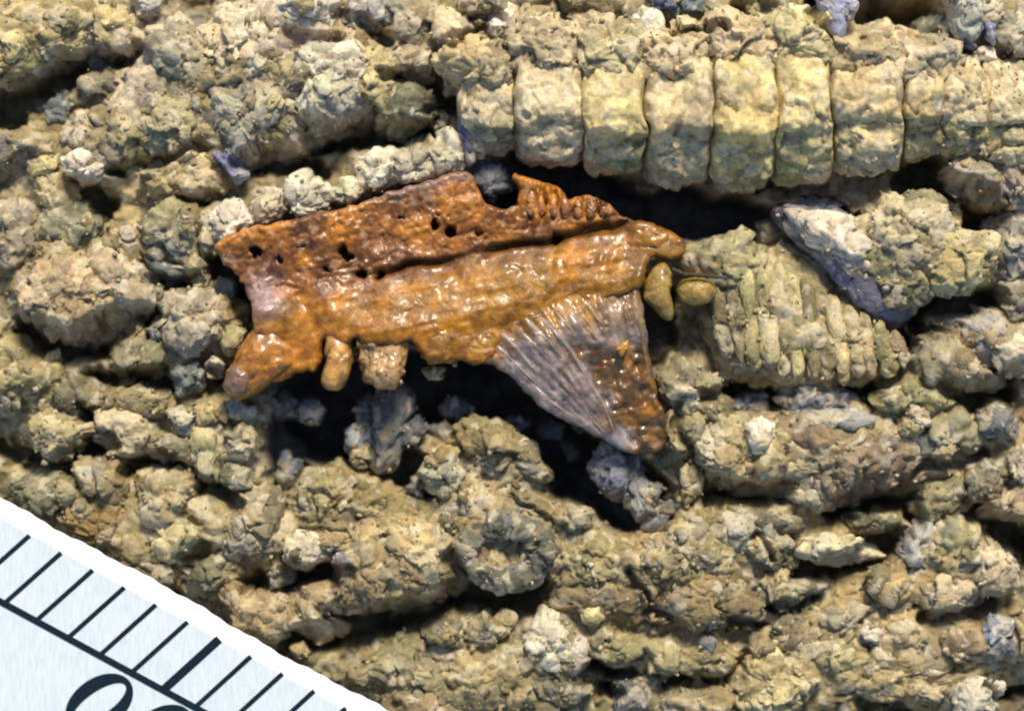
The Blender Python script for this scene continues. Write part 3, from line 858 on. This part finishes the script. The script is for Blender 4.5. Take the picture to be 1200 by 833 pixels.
SEGBED = [(560, 70), (640, 48), (715, 50), (795, 55), (868, 40), (940, 36), (1012, 46), (1075, 58)]
for bx, by in SEGBED:
    lump('rock_lump', [(bx - 44, by - 4), (bx - 20, by - 20), (bx + 18, by - 18), (bx + 44, by - 2), (bx + 36, by + 44), (bx - 34, by + 40)], .88, ROCK, matrix, tint('yyp'))
for args in [(536, 606, 78, 196, .80, 'ytp'), (604, 684, 52, 212, .95, 'yp'), (682, 758, 55, 222, .98, 'y'), (757, 834, 58, 228, .98, 'ytp'),
             (832, 908, 42, 234, 1.02, 'y'), (907, 974, 42, 228, 1.0, 'y'), (973, 1058, 48, 216, .98, 'ytp'), (1057, 1104, 58, 200, .92, 'yt'), (1102, 1152, 64, 196, .84, 'yp'), (1150, 1206, 72, 192, .76, 'yp')]:
    ring(*args)

# ------------------------------------------------------------------ ribbed shell fragment right of the amber fossil
RIB = empty('ribbed_fossil', (3.5, 0.4, 0.0))
tag(RIB, 'olive ribbed fossil fragment below the wedge-shaped chip', 'fossil')
lump('core', [(834, 345), (870, 306), (930, 294), (960, 314), (1010, 352), (1056, 400), (1050, 430), (1000, 448), (930, 452), (860, 430), (838, 400)], .44, ROCK, RIB, tint('oy'), amp=.9)
for k in range(13):
    xc = 846 + k * 17.2
    f = k / 12
    yt = 332 - 26 * math.sin(min(1, f * 2) * 1.5) + max(0, f - .35) * 130
    yb = 418 + 30 * math.sin(f * 2.6) - 4 * f + random.uniform(-4, 4)
    sx, w = 5, 8.5 + random.uniform(-1, 1)
    lump('rib', [(xc - w - sx, yt + 10), (xc - sx, yt), (xc + w - sx, yt + 10), (xc + w, (yt + yb) / 2), (xc + w + sx, yb - 12), (xc + sx, yb), (xc - w + sx, yb - 12), (xc - w, (yt + yb) / 2)],
         .455 - .05 * abs(f - .5) + random.uniform(-.02, .02), ROCK, RIB, tint(random.choice(['oy', 'y', 'o'])), amp=.9, H=.09, level=5)

# ------------------------------------------------------------------ amber fossil
AX, AY = math.cos(math.radians(12)), math.sin(math.radians(12))
def tcoord(gx, gy):           # distance below the groove line, in drawing-grid steps
    return (gx - 430) * AY + (gy - 325) * AX

def catmull(pts, step):
    P = np.array(pts, float)
    n = len(P)
    out = []
    for i in range(n):
        p0, p1, p2, p3 = P[i - 1], P[i], P[(i + 1) % n], P[(i + 2) % n]
        m = max(2, int(np.hypot(*(p2 - p1)) / step))
        for k in range(m):
            t = k / m
            out.append(0.5 * (2 * p1 + (p2 - p0) * t + (2 * p0 - 5 * p1 + 4 * p2 - p3) * t * t + (3 * p1 - p0 - 3 * p2 + p3) * t ** 3))
    return np.array(out)

def plate(name, outline, zfun, thick, edge, colfun, mat, parent, res=2.6, jag=0.0, disp=0.0, label=None):
    B = catmull(outline, res)
    if jag:
        P3 = np.column_stack([B / 100, np.zeros(len(B))])
        B = B + jag * np.column_stack([vnoise(P3, .12, 501) + .5 * vnoise(P3, .05, 503), vnoise(P3, .12, 502) + .5 * vnoise(P3, .05, 504)])
    nb = len(B)
    x0, y0 = B.min(0)
    x1, y1 = B.max(0)
    gx, gy = np.meshgrid(np.arange(x0, x1, res), np.arange(y0, y1, res * .87))
    gx = gx + (np.arange(gx.shape[0]) % 2)[:, None] * res / 2
    G = np.column_stack([gx.ravel(), gy.ravel()])
    a, b = B, np.roll(B, -1, 0)
    ins = np.zeros(len(G), bool)
    d = np.full(len(G), 1e9)
    for (ax_, ay_), (bx_, by_) in zip(a, b):
        c = (ay_ > G[:, 1]) != (by_ > G[:, 1])
        if by_ != ay_:
            ins ^= c & (G[:, 0] < (bx_ - ax_) * (G[:, 1] - ay_) / (by_ - ay_) + ax_)
        d = np.minimum(d, np.hypot(G[:, 0] - ax_, G[:, 1] - ay_))
    G = G[ins & (d > res * .6)]
    Q = np.vstack([B, G])
    dd = np.full(len(Q), 1e9)
    for (ax_, ay_), (bx_, by_) in zip(a, b):
        ex, ey = bx_ - ax_, by_ - ay_
        t = np.clip(((Q[:, 0] - ax_) * ex + (Q[:, 1] - ay_) * ey) / (ex * ex + ey * ey + 1e-9), 0, 1)
        dd = np.minimum(dd, np.hypot(Q[:, 0] - ax_ - t * ex, Q[:, 1] - ay_ - t * ey))
    vo, eo, fo, *_ = delaunay_2d_cdt([Vector(q) for q in Q.tolist()], [], [list(range(nb))], 1, 1e-5)
    if len(vo) != len(Q):
        Q2 = np.array([v[:] for v in vo])
        idx = np.array([np.argmin(((Q - q) ** 2).sum(1)) for q in Q2])
        dd, Q = dd[idx], Q2
    z = zfun(Q[:, 0], Q[:, 1])
    P3 = np.column_stack([Q / 100, z])
    if disp:
        disp = disp(Q[:, 0], Q[:, 1]) if callable(disp) else disp
        z = z + disp * crumb(P3, 1.0, 77)
        _, q2, o2 = worley(P3, .085, 78)
        z = z + disp * (.05 * facet(q2, o2) + .04 * (q2 - .5))
    q = np.clip(1 - dd / edge, 0, 1)
    e = edge / 100
    zt = z - e * (1 - np.sqrt(np.maximum(0, 1 - q * q)))
    zb = np.minimum(z - thick + 0.3 * e * q, zt - 0.02)
    X, Y = (Q[:, 0] - 600) / 100, (416.5 - Q[:, 1]) / 100
    n = len(Q)
    V = np.vstack([np.column_stack([X, Y, zt]), np.column_stack([X, Y, zb])])
    tris = []
    cnt = {}
    for f in fo:
        f = list(f)
        ar = sum(X[f[i]] * Y[f[(i + 1) % len(f)]] - X[f[(i + 1) % len(f)]] * Y[f[i]] for i in range(len(f)))
        if ar < 0:
            f = f[::-1]
        tris.append(f)
        tris.append([i + n for i in f[::-1]])
        for i in range(len(f)):
            u, w = f[i], f[(i + 1) % len(f)]
            cnt[(u, w)] = 1
    for (u, w) in list(cnt):
        if (w, u) not in cnt:
            tris.append([w, u, u + n, w + n])
    c = colfun(Q[:, 0], Q[:, 1])
    stamp(V[:n])
    o = mesh_obj(name, V, tris, mat, parent, origin=(X.mean(), Y.mean(), float(z.mean())), col=np.vstack([c, c]))
    if label:
        o['label'] = label
    return o

def blend(a, b, w):
    w = np.clip(w, 0, 1)[:, None]
    return np.asarray(a) * (1 - w) + np.asarray(b) * w

C_RED, C_ORANGE, C_AMBER, C_OLIVE = (0.21, 0.082, 0.022), (0.46, 0.18, 0.022), (0.30, 0.125, 0.006), (0.17, 0.09, 0.008)
C_VIOLET, C_TAN, C_BROWN, C_GREY = (0.255, 0.205, 0.185), (0.38, 0.21, 0.10), (0.11, 0.06, 0.02), (0.30, 0.28, 0.27)

def z_all(gx, gy):
    t = tcoord(gx, gy)
    right = smooth01((gx - 420) / 60)
    P = np.column_stack([gx / 100, gy / 100, 0 * gx])
    tw = t + 5 * vnoise(P, .4, 641) + 2 * vnoise(P, .12, 642)
    up = 0.55 + 0.09 * np.clip(-t / 90, 0, 1.1) ** 1.5                       # flange above the groove
    lo = 0.53 + 0.17 * np.clip(t / 66, 0, 1) ** .8 + .05 * np.clip((640 - gx) / 80, 0, 1) * np.clip(t / 66, 0, 1)
    z = up + (lo - up) * smooth01((tw + 6) / 12)
    z -= right * (0.22 * np.exp(-(tw / 3.6) ** 2) * np.clip(.65 + .7 * vnoise(P, .5, 648), 0.1, 1) + .05 * np.exp(-((tw - 8) / 14) ** 2)) * smooth01((745 - gx) / 12)
    zl = 0.60 + 0.09 * np.sin(np.clip((gy - 325) / 95, 0, 1) * 3.1) + .12 * np.clip((320 - gy) / 60, 0, 1)
    zl -= .08 * np.exp(-((gx - 352 - (gy - 345) * .45) / 15) ** 2) * smooth01((gy - 325) / 25)
    zl += .05 * np.exp(-((gx - 385 - (gy - 345) * .35) / 13) ** 2) * smooth01((gy - 330) / 25)
    zl += 0.12 * (np.clip((gy - 334) / 34, 0, 1) - .5) * np.exp(-((gx - 311) / 24) ** 2) * np.exp(-((gy - 352) / 34) ** 4)
    z = zl + (z - zl) * smooth01((gx - 385) / 70)
    z += .026 * (.4 + .6 * vnoise(P, .25, 645)) * np.sin((gx + .4 * gy + 12 * vnoise(P, .3, 643)) * 2 * math.pi / 21) * np.clip((gx - 590) / 60, 0, 1) * np.clip((t - 20) / 20, 0, 1)
    comb = np.clip((gx - 590) / 30, 0, 1) * np.clip((t + 75) / 20, 0, 1) * np.clip((-14 - t) / 12, 0, 1)
    z += comb * 0.05 * np.sin((gx + .2 * t) * 2 * math.pi / 14 + 2 * vnoise(P, .2, 644))
    grain = vnoise(np.column_stack([((gx - 430) * AX - (gy - 325) * AY) / 400, t / 100, 0 * gx]), .05, 646)     # fine straight grain along the blade
    return z + 0.007 * grain + 0.035 * fbm(P, .35, 2, 66) - pits(gx, gy)
def c_all(gx, gy):
    P = np.column_stack([gx / 100, gy / 100, 0 * gx])
    t = tcoord(gx, gy)
    n = fbm(P, .45, 3, 62)
    up = blend(C_RED, C_ORANGE, .42 + 1.5 * n)
    lo = blend(C_AMBER, C_ORANGE, .25 + 1.7 * n)
    w = (np.clip((gx - 470) / 180, 0, 1) * np.clip(.7 + fbm(P, .3, 2, 68), 0, 1))[:, None]
    lo = lo * (1 - .75 * w) + np.array(C_OLIVE) * .75 * w
    c = blend(0, 1, smooth01((t + 4 + 14 * vnoise(P, .25, 63)) / 26 + .0)) 
    w = smooth01((t + 2 + 16 * vnoise(P, .25, 63)) / 26)[:, None]
    c = up * (1 - w) + lo * w
    _, q2, _ = worley(P, .075, 78)
    gr = vnoise(np.column_stack([((gx - 430) * AX - (gy - 325) * AY) / 400, t / 100, 0 * gx]), .06, 647)
    c = c * (.78 + .40 * q2 + .14 * gr)[:, None] * (.8 + .4 * np.clip(.5 + vnoise(P, .18, 69), 0, 1))[:, None]
    w = ((q2 > .86) * (.08 + .5 * np.clip(-t / 30, 0, 1)))[:, None]
    c = c * (1 - w) + np.array((.42, .27, .16)) * w
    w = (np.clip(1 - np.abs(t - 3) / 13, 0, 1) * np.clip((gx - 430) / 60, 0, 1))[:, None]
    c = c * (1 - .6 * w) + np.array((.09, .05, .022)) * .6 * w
    w = (1 - np.clip((t + 88) / 6, 0, 1))[:, None] * .7
    c = c * (1 - w) + np.array((.25, .17, .14)) * w
    w = np.exp(-(((gx - 310) / 20) ** 2 + ((gy - 350) / 24) ** 2))[:, None] * .7  # lavender glint painted into the colour near the left end
    return c * (1 - w) + np.array((.34, .27, .30)) * w

AMB = empty('amber_fossil', (-0.8, 0.8, 0.2))
tag(AMB, 'glossy amber-brown toothed fossil with a ridged triangular fin, set in the rock', 'fossil')
PITS = [(300, 295, 8, .4), (405, 294, 7, .5), (408, 302, 6, .4), (424, 320, 6, .4), (446, 323, 9, .3), (508, 263, 9, .45), (528, 274, 9, .4), (652, 281, 7, .3),
        (330, 305, 5, .15), (385, 318, 5, .15), (470, 255, 4, .12), (560, 275, 5, .15), (602, 240, 6, .25), (355, 290, 4, .1)]
def pits(gx, gy):
    r = np.zeros_like(gx)
    P = np.column_stack([gx / 100, gy / 100, 0 * gx])
    gx, gy = gx + 4 * vnoise(P, .07, 91), gy + 4 * vnoise(P, .07, 92)
    for cx, cy, w, dep in PITS:
        r = np.maximum(r, dep * np.exp(-(((gx - cx) ** 2 + 0.7 * (gy - cy) ** 2) / (w * w * .34)) ** 2))
    return r
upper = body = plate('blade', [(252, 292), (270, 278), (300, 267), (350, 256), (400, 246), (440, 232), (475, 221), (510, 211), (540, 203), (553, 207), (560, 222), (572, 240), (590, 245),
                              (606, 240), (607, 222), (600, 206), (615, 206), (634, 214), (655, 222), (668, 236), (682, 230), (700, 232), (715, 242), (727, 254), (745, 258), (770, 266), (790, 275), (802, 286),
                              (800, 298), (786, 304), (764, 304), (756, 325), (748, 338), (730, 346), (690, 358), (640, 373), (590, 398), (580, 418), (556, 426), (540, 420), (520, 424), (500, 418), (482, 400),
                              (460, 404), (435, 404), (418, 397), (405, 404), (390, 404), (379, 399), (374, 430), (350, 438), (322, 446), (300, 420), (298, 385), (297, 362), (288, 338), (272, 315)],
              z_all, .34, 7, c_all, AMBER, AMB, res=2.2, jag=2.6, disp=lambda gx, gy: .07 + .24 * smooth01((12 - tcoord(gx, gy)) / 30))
def origin_of(o):
    p = np.array(o.location)
    while o.parent is not None:
        o = o.parent
        p = p + np.array(o.location)
    return p

def smooth_lump(name, poly, top, col, parent, mat=AMBER_GLOSS, amp=.18, H=.22, flat=.8, tilt=(0, 0), label=None, grow=1.03, blendc=.55):
    o = lump(name, poly, top, mat, parent, None, amp=amp, H=H, flat=flat, tilt=tilt, level=5, label=label, grow=grow)
    n = len(o.data.vertices)
    co = np.zeros(n * 3, np.float32)
    o.data.vertices.foreach_get('co', co)
    co = co.reshape(-1, 3) * 1.0
    at = o.data.attributes.new('tint', 'FLOAT_COLOR', 'POINT')
    c = np.ones((n, 4), np.float32)
    w3 = co.astype(float) + np.array(origin_of(o))
    g1, g2 = w3[:, 0] * 100 + 600, 416.5 - w3[:, 1] * 100
    mixed = np.array(col) * (1 + .35 * fbm(w3, .15, 2, 8))[:, None]
    if blendc:
        mixed = mixed * (1 - blendc) + c_all(g1, g2) * blendc
    c[:, :3] = mixed
    at.data.foreach_set('color', c.ravel())
    return o
horn = smooth_lump('horn', [(262, 452), (268, 436), (284, 408), (302, 382), (330, 378), (352, 398), (350, 428), (322, 446), (296, 462), (276, 467)], .76, (.28, .12, .02), AMB, H=.32, amp=.4, flat=1.0, blendc=.8)
smooth_lump('tip', [(262, 452), (267, 434), (282, 424), (298, 430), (300, 446), (290, 462), (275, 468)], .76, (.16, .10, .075), horn, H=.24, amp=.2, blendc=.1, label='matt grey-brown broken tip of the horn')
smooth_lump('tooth', [(383, 384), (397, 374), (412, 384), (414, 425), (409, 448), (398, 459), (384, 456), (377, 446), (383, 420)], .76, (.44, .27, .08), AMB, H=.26, tilt=(.1, -.2), amp=.3, blendc=.3, flat=.7)
smooth_lump('tooth', [(424, 388), (440, 372), (466, 374), (476, 398), (474, 432), (466, 450), (445, 456), (428, 448), (422, 425)], .77, (.44, .30, .14), AMB, H=.28, amp=.55, tilt=(0, -.2), blendc=.3, flat=.7, label='wide crumbling tooth with pale crust')
smooth_lump('tooth', [(481, 388), (500, 372), (530, 374), (548, 392), (545, 412), (528, 425), (503, 424), (485, 410)], .74, (.30, .17, .03), AMB, H=.24, amp=.4)
smooth_lump('tooth', [(536, 404), (556, 384), (582, 384), (592, 402), (580, 420), (556, 428), (540, 422)], .76, (.32, .19, .045), AMB, H=.22, amp=.2)
smooth_lump('lobe', [(755, 332), (764, 314), (778, 306), (788, 322), (786, 346), (790, 366), (787, 378), (776, 374), (762, 358), (752, 350)], .72, (.32, .22, .055), AMB, H=.22, amp=.16, blendc=.15)
smooth_lump('lobe', [(791, 340), (798, 328), (815, 324), (836, 330), (841, 342), (830, 356), (812, 360), (797, 354)], .74, (.36, .25, .06), AMB, H=.24, amp=.10, blendc=.15)
smooth_lump('lobe', [(742, 266), (765, 262), (790, 274), (803, 288), (797, 300), (775, 302), (740, 300), (726, 284)], .63, (.22, .11, .024), AMB, H=.16, amp=.4, blendc=.9)

def z_fin(gx, gy):
    t = tcoord(gx, gy)
    sl = .09 + .12 * np.exp(-((gx - 652) / 40) ** 2)
    z = 0.71 - .010 * np.clip(60 - t, 0, 40) + sl * np.clip((t - 60) / 45, 0, 1) - 0.33 * np.clip((t - 118) / 145, 0, 1)
    k = ((gx - 632) * 130 - (gy - 380) * 85) / math.hypot(130, 85)           # a keel runs from the upper middle to the tip
    z = z - .0016 * np.clip(-k, 0, 80) - .0012 * np.clip(k - 10, 0, 90)
    P = np.column_stack([gx / 100, gy / 100, 0 * gx])
    rough = np.clip(k / 20, 0, 1) * np.clip((gy - 392) / 20, 0, 1)
    fan = np.arctan2(gx - 765, 560 - gy + 0 * gx)                             # fine striae fan out from the tip
    z += .010 * (1 + .6 * vnoise(P, .2, 80)) * np.sin(fan * 105 + 2 * vnoise(P, .3, 76)) * (1 - .8 * rough) * np.clip((520 - gy) / 60, 0, 1)
    return z + 0.035 * fbm(P, .25, 3, 71) + rough * (0.07 * fbm(P, .12, 2, 72) - .03)
def c_fin(gx, gy):
    P = np.column_stack([gx / 100, gy / 100, 0 * gx])
    k = ((gx - 632) * 130 - (gy - 380) * 85) / math.hypot(130, 85)
    t = tcoord(gx, gy)
    w = np.clip((t - 90) / 36 + .6 * vnoise(P, .15, 73), 0, 1)[:, None]
    c = c_all(gx, gy) * (1 - w) + np.array(C_VIOLET) * w
    Pk = np.column_stack([k / 100 * 1.0, ((gx - 632) * 85 + (gy - 380) * 130) / math.hypot(130, 85) / 300, 0 * k])
    _, q2, _ = worley(Pk, .06, 79)
    c = c * (.65 + .7 * q2)[:, None]
    w = (np.clip(k / 26 + .9 * vnoise(P, .14, 74) + .2, 0, 1) * np.clip((gy - 388) / 26 + .5 * vnoise(P, .1, 77), 0, 1))[:, None]
    c = c * (1 - w) + blend(C_BROWN, C_AMBER, .25 + .9 * vnoise(P, .15, 75)) * w
    w = (np.clip((gx - 700) / 20, 0, 1) * np.clip((395 - gy) / 20, 0, 1))[:, None]
    c = c * (1 - .6 * w) + np.array((.22, .15, .08)) * .6 * w
    w = (np.clip((gy - 500) / 15, 0, 1) * np.clip((742 - gx) / 14, 0, 1))[:, None] * .6
    return c * (1 - w) + np.array((.24, .25, .28)) * w
fin = plate('fin', [(566, 422), (572, 398), (590, 382), (622, 362), (658, 348), (698, 335), (726, 322), (744, 312), (750, 345), (755, 380), (762, 420), (770, 460), (781, 500), (778, 525), (752, 532),
                    (724, 525), (700, 512), (668, 495), (636, 478), (612, 455), (590, 434)], z_fin, .16, 7, c_fin, AMBER_GLOSS, AMB, res=2.3, jag=1.6, disp=.14, label='violet-grey ridged triangular fin')
def strip(name, pts, w0, w1, hgt, zfun, col, parent, mat=None):
    """a tapered ridge that lies on a surface"""
    P = np.array(pts, float)
    n, m = 26, 7
    t = np.linspace(0, 1, n)
    L = np.concatenate([[0], np.cumsum(np.hypot(*np.diff(P, axis=0).T))])
    gx, gy = np.interp(t, L / L[-1], P[:, 0]), np.interp(t, L / L[-1], P[:, 1])
    dx, dy = np.gradient(gx), np.gradient(gy)
    l = np.hypot(dx, dy)
    nx, ny = -dy / l, dx / l
    V = []
    for i in range(n):
        w = (w0 * (1 - t[i]) + w1 * t[i]) * (0.35 + 0.65 * math.sin(math.pi * min(1, max(0.03, t[i])) ** .8) ** .4) * (1 + .2 * math.sin(i * 2.1 + pts[0][0]))
        for j in range(m):
            a = math.pi * j / (m - 1)
            off = w * math.cos(a)
            x, y = gx[i] + nx[i] * off, gy[i] + ny[i] * off
            z = zfun(np.array([x]), np.array([y]))[0] + hgt * math.sin(a) - .012 - (0 if 0 < i < n - 1 else .02)
            X, Y = px(x, y)
            V.append((X, Y, z))
    V = np.array(V)
    V2 = V.copy()
    V2[:, 2] -= .05
    k = len(V)
    i = np.arange(k).reshape(n, m)
    F = [[int(i[a, b]), int(i[a + 1, b]), int(i[a + 1, b + 1]), int(i[a, b + 1])] for a in range(n - 1) for b in range(m - 1)]
    X, Y = px(gx.mean(), gy.mean())
    return mesh_obj(name, V, F, mat or AMBER_GLOSS, parent, origin=(X, Y, float(V[:, 2].mean())), col=np.array(col))
RIBS = [([(575, 398), (598, 420), (630, 452)], 2.6), ([(588, 391), (606, 409), (628, 436)], 3.4), ([(604, 382), (626, 405), (650, 432), (690, 480)], 2.6),
        ([(618, 376), (640, 398), (658, 420)], 3.6), ([(632, 370), (650, 391), (668, 410), (705, 470), (722, 512)], 3.0), ([(650, 364), (664, 380), (672, 392)], 4.0),
        ([(664, 359), (680, 376), (700, 400)], 3.6), ([(682, 353), (696, 368), (708, 384)], 4.4), ([(700, 347), (708, 362), (714, 374)], 3.6), ([(712, 338), (724, 354), (734, 376)], 3.0),
        ([(726, 330), (732, 350), (738, 378)], 3.4), ([(740, 322), (746, 362), (752, 400), (764, 460)], 2.8), ([(650, 440), (680, 476), (708, 508)], 2.4), ([(612, 440), (650, 474), (690, 500)], 2.2)]
for pts, w in RIBS:
    strip('rib', pts, w * 1.15, w * .6, .024, z_fin, (.24, .16, .08) if pts[0][0] > 640 else (.27, .22, .19), fin)
strip('rim', [(600, 380), (628, 371), (656, 362)], 2.0, 1.4, .018, z_fin, (.34, .24, .14), fin)
smooth_lump('flake', [(718, 410), (728, 400), (736, 398), (735, 412), (726, 420)], .86, (.5, .26, .04), fin, H=.08, amp=.3)
# comb of small denticles on the right half of the upper plate
for k, (x, y, h) in enumerate([(622, 240, 24), (634, 242, 22), (648, 244, 20), (662, 246, 20), (677, 246, 18), (692, 247, 18), (706, 248, 15)]):
    smooth_lump('denticle', [(x - 5, y - h * .6), (x, y - h * .8), (x + 6, y - h * .5), (x + 6, y + h * .4), (x + 1, y + h * .6), (x - 5, y + h * .4)], .60 + .015 * (k % 3), (.36, .18, .08), upper, H=.10, amp=.6)
# thin dark ridge at the right end
sp = [(786, 316), (800, 322), (825, 324), (850, 327)]
strip('dark_ridge', sp, 3.5, 1.5, .05, lambda x, y: 0.70 + 0 * x, (.06, .04, .02), AMB, ROCK)

# ------------------------------------------------------------------ printed scale card, lower left
CARD = card_material('pale_blue_print', (0.38, 0.47, 0.53), (0.50, 0.55, 0.585))
EDGE = card_material('bare_white_edge', (0.82, 0.83, 0.82), (0.86, 0.86, 0.85))
INK = ink_material()
SCALE = empty('scale_card', (-5.0, -3.6, 0.6))
tag(SCALE, 'pale blue and white ruled scale card in the lower left corner', 'ruler')
ED = np.array([36.75, 20.45]) / math.hypot(36.75, 20.45)      # along the card's edge
EN = np.array([-ED[1], ED[0]])                                  # into the card
E0 = np.array([0.0, 579.0])
def card_pt(a, b, lift=0.0):
    g = E0 + ED * a + EN * b
    X, Y = px(*g)
    z = 0.70 + 0.0022 * b + (-.05 * (1 - min(1, b / 16)) ** 2 if b < 16 else 0)
    return (X, Y, z + lift)
def card_loc(g):
    d = np.array(g, float) - E0
    return float(d @ ED), float(d @ EN)
def sheet(name, ab_rows, mat, thick, parent):
    """rows of (a, b) points -> a slab"""
    n, m = len(ab_rows), len(ab_rows[0])
    top = np.array([card_pt(a, b) for row in ab_rows for a, b in row])
    bot = top - np.array([0, 0, thick])
    V = np.vstack([top, bot])
    k = n * m
    i = np.arange(k).reshape(n, m)
    F = []
    for r in range(n - 1):
        for c in range(m - 1):
            q = [int(i[r, c]), int(i[r + 1, c]), int(i[r + 1, c + 1]), int(i[r, c + 1])]
            F.append(q)
            F.append([v + k for v in q[::-1]])
    rim = [int(v) for v in i[0, :]] + [int(v) for v in i[1:, -1]] + [int(v) for v in i[-1, -2::-1]] + [int(v) for v in i[-2:0:-1, 0]]
    for u, w in zip(rim, rim[1:] + rim[:1]):
        F.append([u, w, w + k, u + k])
    bm = bmesh.new()
    vs_ = [bm.verts.new(v) for v in V]
    for f in F:
        bm.faces.new([vs_[q] for q in f])
    bmesh.ops.recalc_face_normals(bm, faces=bm.faces[:])
    V = np.array([v.co[:] for v in bm.verts])
    bm.verts.index_update()
    F = [[v.index for v in f.verts] for f in bm.faces]
    bm.free()
    return mesh_obj(name, V, F, mat, parent, origin=tuple(V.mean(0)), smooth=False)
def wob(a):
    return 1.6 * math.sin(a * .021) + .9 * math.sin(a * .083 + 1) + .5 * math.sin(a * .27)
A = np.linspace(-260, 760, 260)
FB = card_loc((39.5, 625.5))[1] - 1.5
sheet('edge_strip', [[(a, wob(a) if q == 0 else q) for a in A] for q in (0, 4, 8, 12, 16, FB)], EDGE, .12, SCALE)
sheet('card_face', [[(a, q) for a in np.linspace(-260, 760, 30)] for q in (FB, 90, 200, 420)], CARD, .12, SCALE)
def ink(name, pts, parent, lift=.006, closed=None):
    """flat inked polygon given by drawing-grid outline, a 4 micron-thick film on the card"""
    V = [card_pt(*card_loc(p), lift) for p in pts]
    n = len(V)
    V = V + [(x, y, z - .004) for x, y, z in V]
    F = [list(range(n)), list(range(2 * n - 1, n - 1, -1))] + [[i, i + n, (i + 1) % n + n, (i + 1) % n] for i in range(n)]
    ar = sum(V[i][0] * V[(i + 1) % n][1] - V[(i + 1) % n][0] * V[i][1] for i in range(n))
    if ar < 0:
        F = [f[::-1] for f in F]
    return mesh_obj(name, V, F, INK, parent, origin=V[0], smooth=False)
def bar(name, p, q, w, parent, lift=.006):
    p, q = np.array(p, float), np.array(q, float)
    d = (q - p) / np.hypot(*(q - p))
    nn = np.array([-d[1], d[0]]) * w / 2
    return ink(name, [p + nn, q + nn, q - nn, p - nn], parent, lift)
STEP = np.array([36.75, 20.0])
TOP0, BOT0 = np.array([39.5, 625.5]), np.array([-24.0, 683.0])
for k in range(-3, 14):
    tp, bt = TOP0 + STEP * k, BOT0 + STEP * k
    bar('tick', tp, bt, 10 if (k - 6) % 10 == 0 else 5.4, SCALE)
bar('base_line', BOT0 + STEP * -5 + [0, 0], BOT0 + STEP * 15, 7.5, SCALE, lift=.0075)
def numeral(cx, cy, a, b, ang):
    """upright oval figure with thick sides, thin top and bottom"""
    ca, sa = math.cos(ang), math.sin(ang)
    n = 64
    outer, inner = [], []
    for k in range(n):
        t = 2 * math.pi * k / n
        for lst, fa, fb in ((outer, 1, 1), (inner, .84, .46)):
            u, v = a * fa * math.cos(t), b * fb * math.sin(t)
            lst.append((cx + u * ca - v * sa, cy + u * sa + v * ca))
    V = [card_pt(*card_loc(p), .006) for p in outer + inner]
    V += [(x, y, z - .004) for x, y, z in V]
    F = []
    for k in range(n):
        j = (k + 1) % n
        F += [[k, k + n, j + n, j], [k + 2 * n, j + 2 * n, j + 3 * n, k + 3 * n], [k, j, j + 2 * n, k + 2 * n], [k + n, k + 3 * n, j + 3 * n, j + n]]
    bm = bmesh.new()
    vv = [bm.verts.new(v) for v in V]
    for f in F:
        bm.faces.new([vv[q] for q in f])
    bmesh.ops.recalc_face_normals(bm, faces=bm.faces[:])
    bm.verts.index_update()
    F = [[v.index for v in f.verts] for f in bm.faces]
    bm.free()
    return mesh_obj('numeral', V, F, INK, SCALE, origin=V[0], smooth=False)
numeral(124, 817, 42, 29, math.radians(-34))
numeral(194, 853, 42, 29, math.radians(-34))

# ------------------------------------------------------------------ loose grit over the rock: uncountable grains in one mesh
def build_grit(n=4500):
    x = rng.uniform(-6.3, 6.3, n)
    y = rng.uniform(-4.6, 4.6, n)
    gx, gy = x * 100 + 600, 416.5 - y * 100
    t = tcoord(gx, gy)
    keep = (gy < RULER_EDGE(gx) - 4) & ~((gx > 255) & (gx < 800) & (t > -92) & (t < 110))
    keep &= ~((gx > 560) & (gx < 790) & (gy > 380) & (gy < 530)) & ~((gx > 535) & (gx < 1100) & (gy > 60) & (gy < 225))
    x, y = x[keep], y[keep]
    z = ground(x, y)
    s = 0.012 + 0.03 * rng.random(len(x)) ** 3
    U, F = ico(1)
    nv = len(U)
    k = len(x)
    sc = s[:, None, None] * rng.uniform(.65, 1.3, (k, 1, 3))
    V = U[None] * sc * (1 + .9 * (rng.random((k, nv, 1)) - .5))
    V = V + np.stack([x, y, z - s * .6], 1)[:, None, :]
    Fa = (F[None] + (np.arange(k) * nv)[:, None, None]).reshape(-1, 3)
    gc = grain_colour((0.33, 0.28, 0.17), np.stack([x, y, z], 1), rng.random(k), rng.random(k), rng.random(k))
    o = mesh_obj('grit', V.reshape(-1, 3), Fa, GRIT, matrix, col=np.repeat(gc, nv, 0), smooth=False)
    o['kind'] = 'stuff'
build_grit()
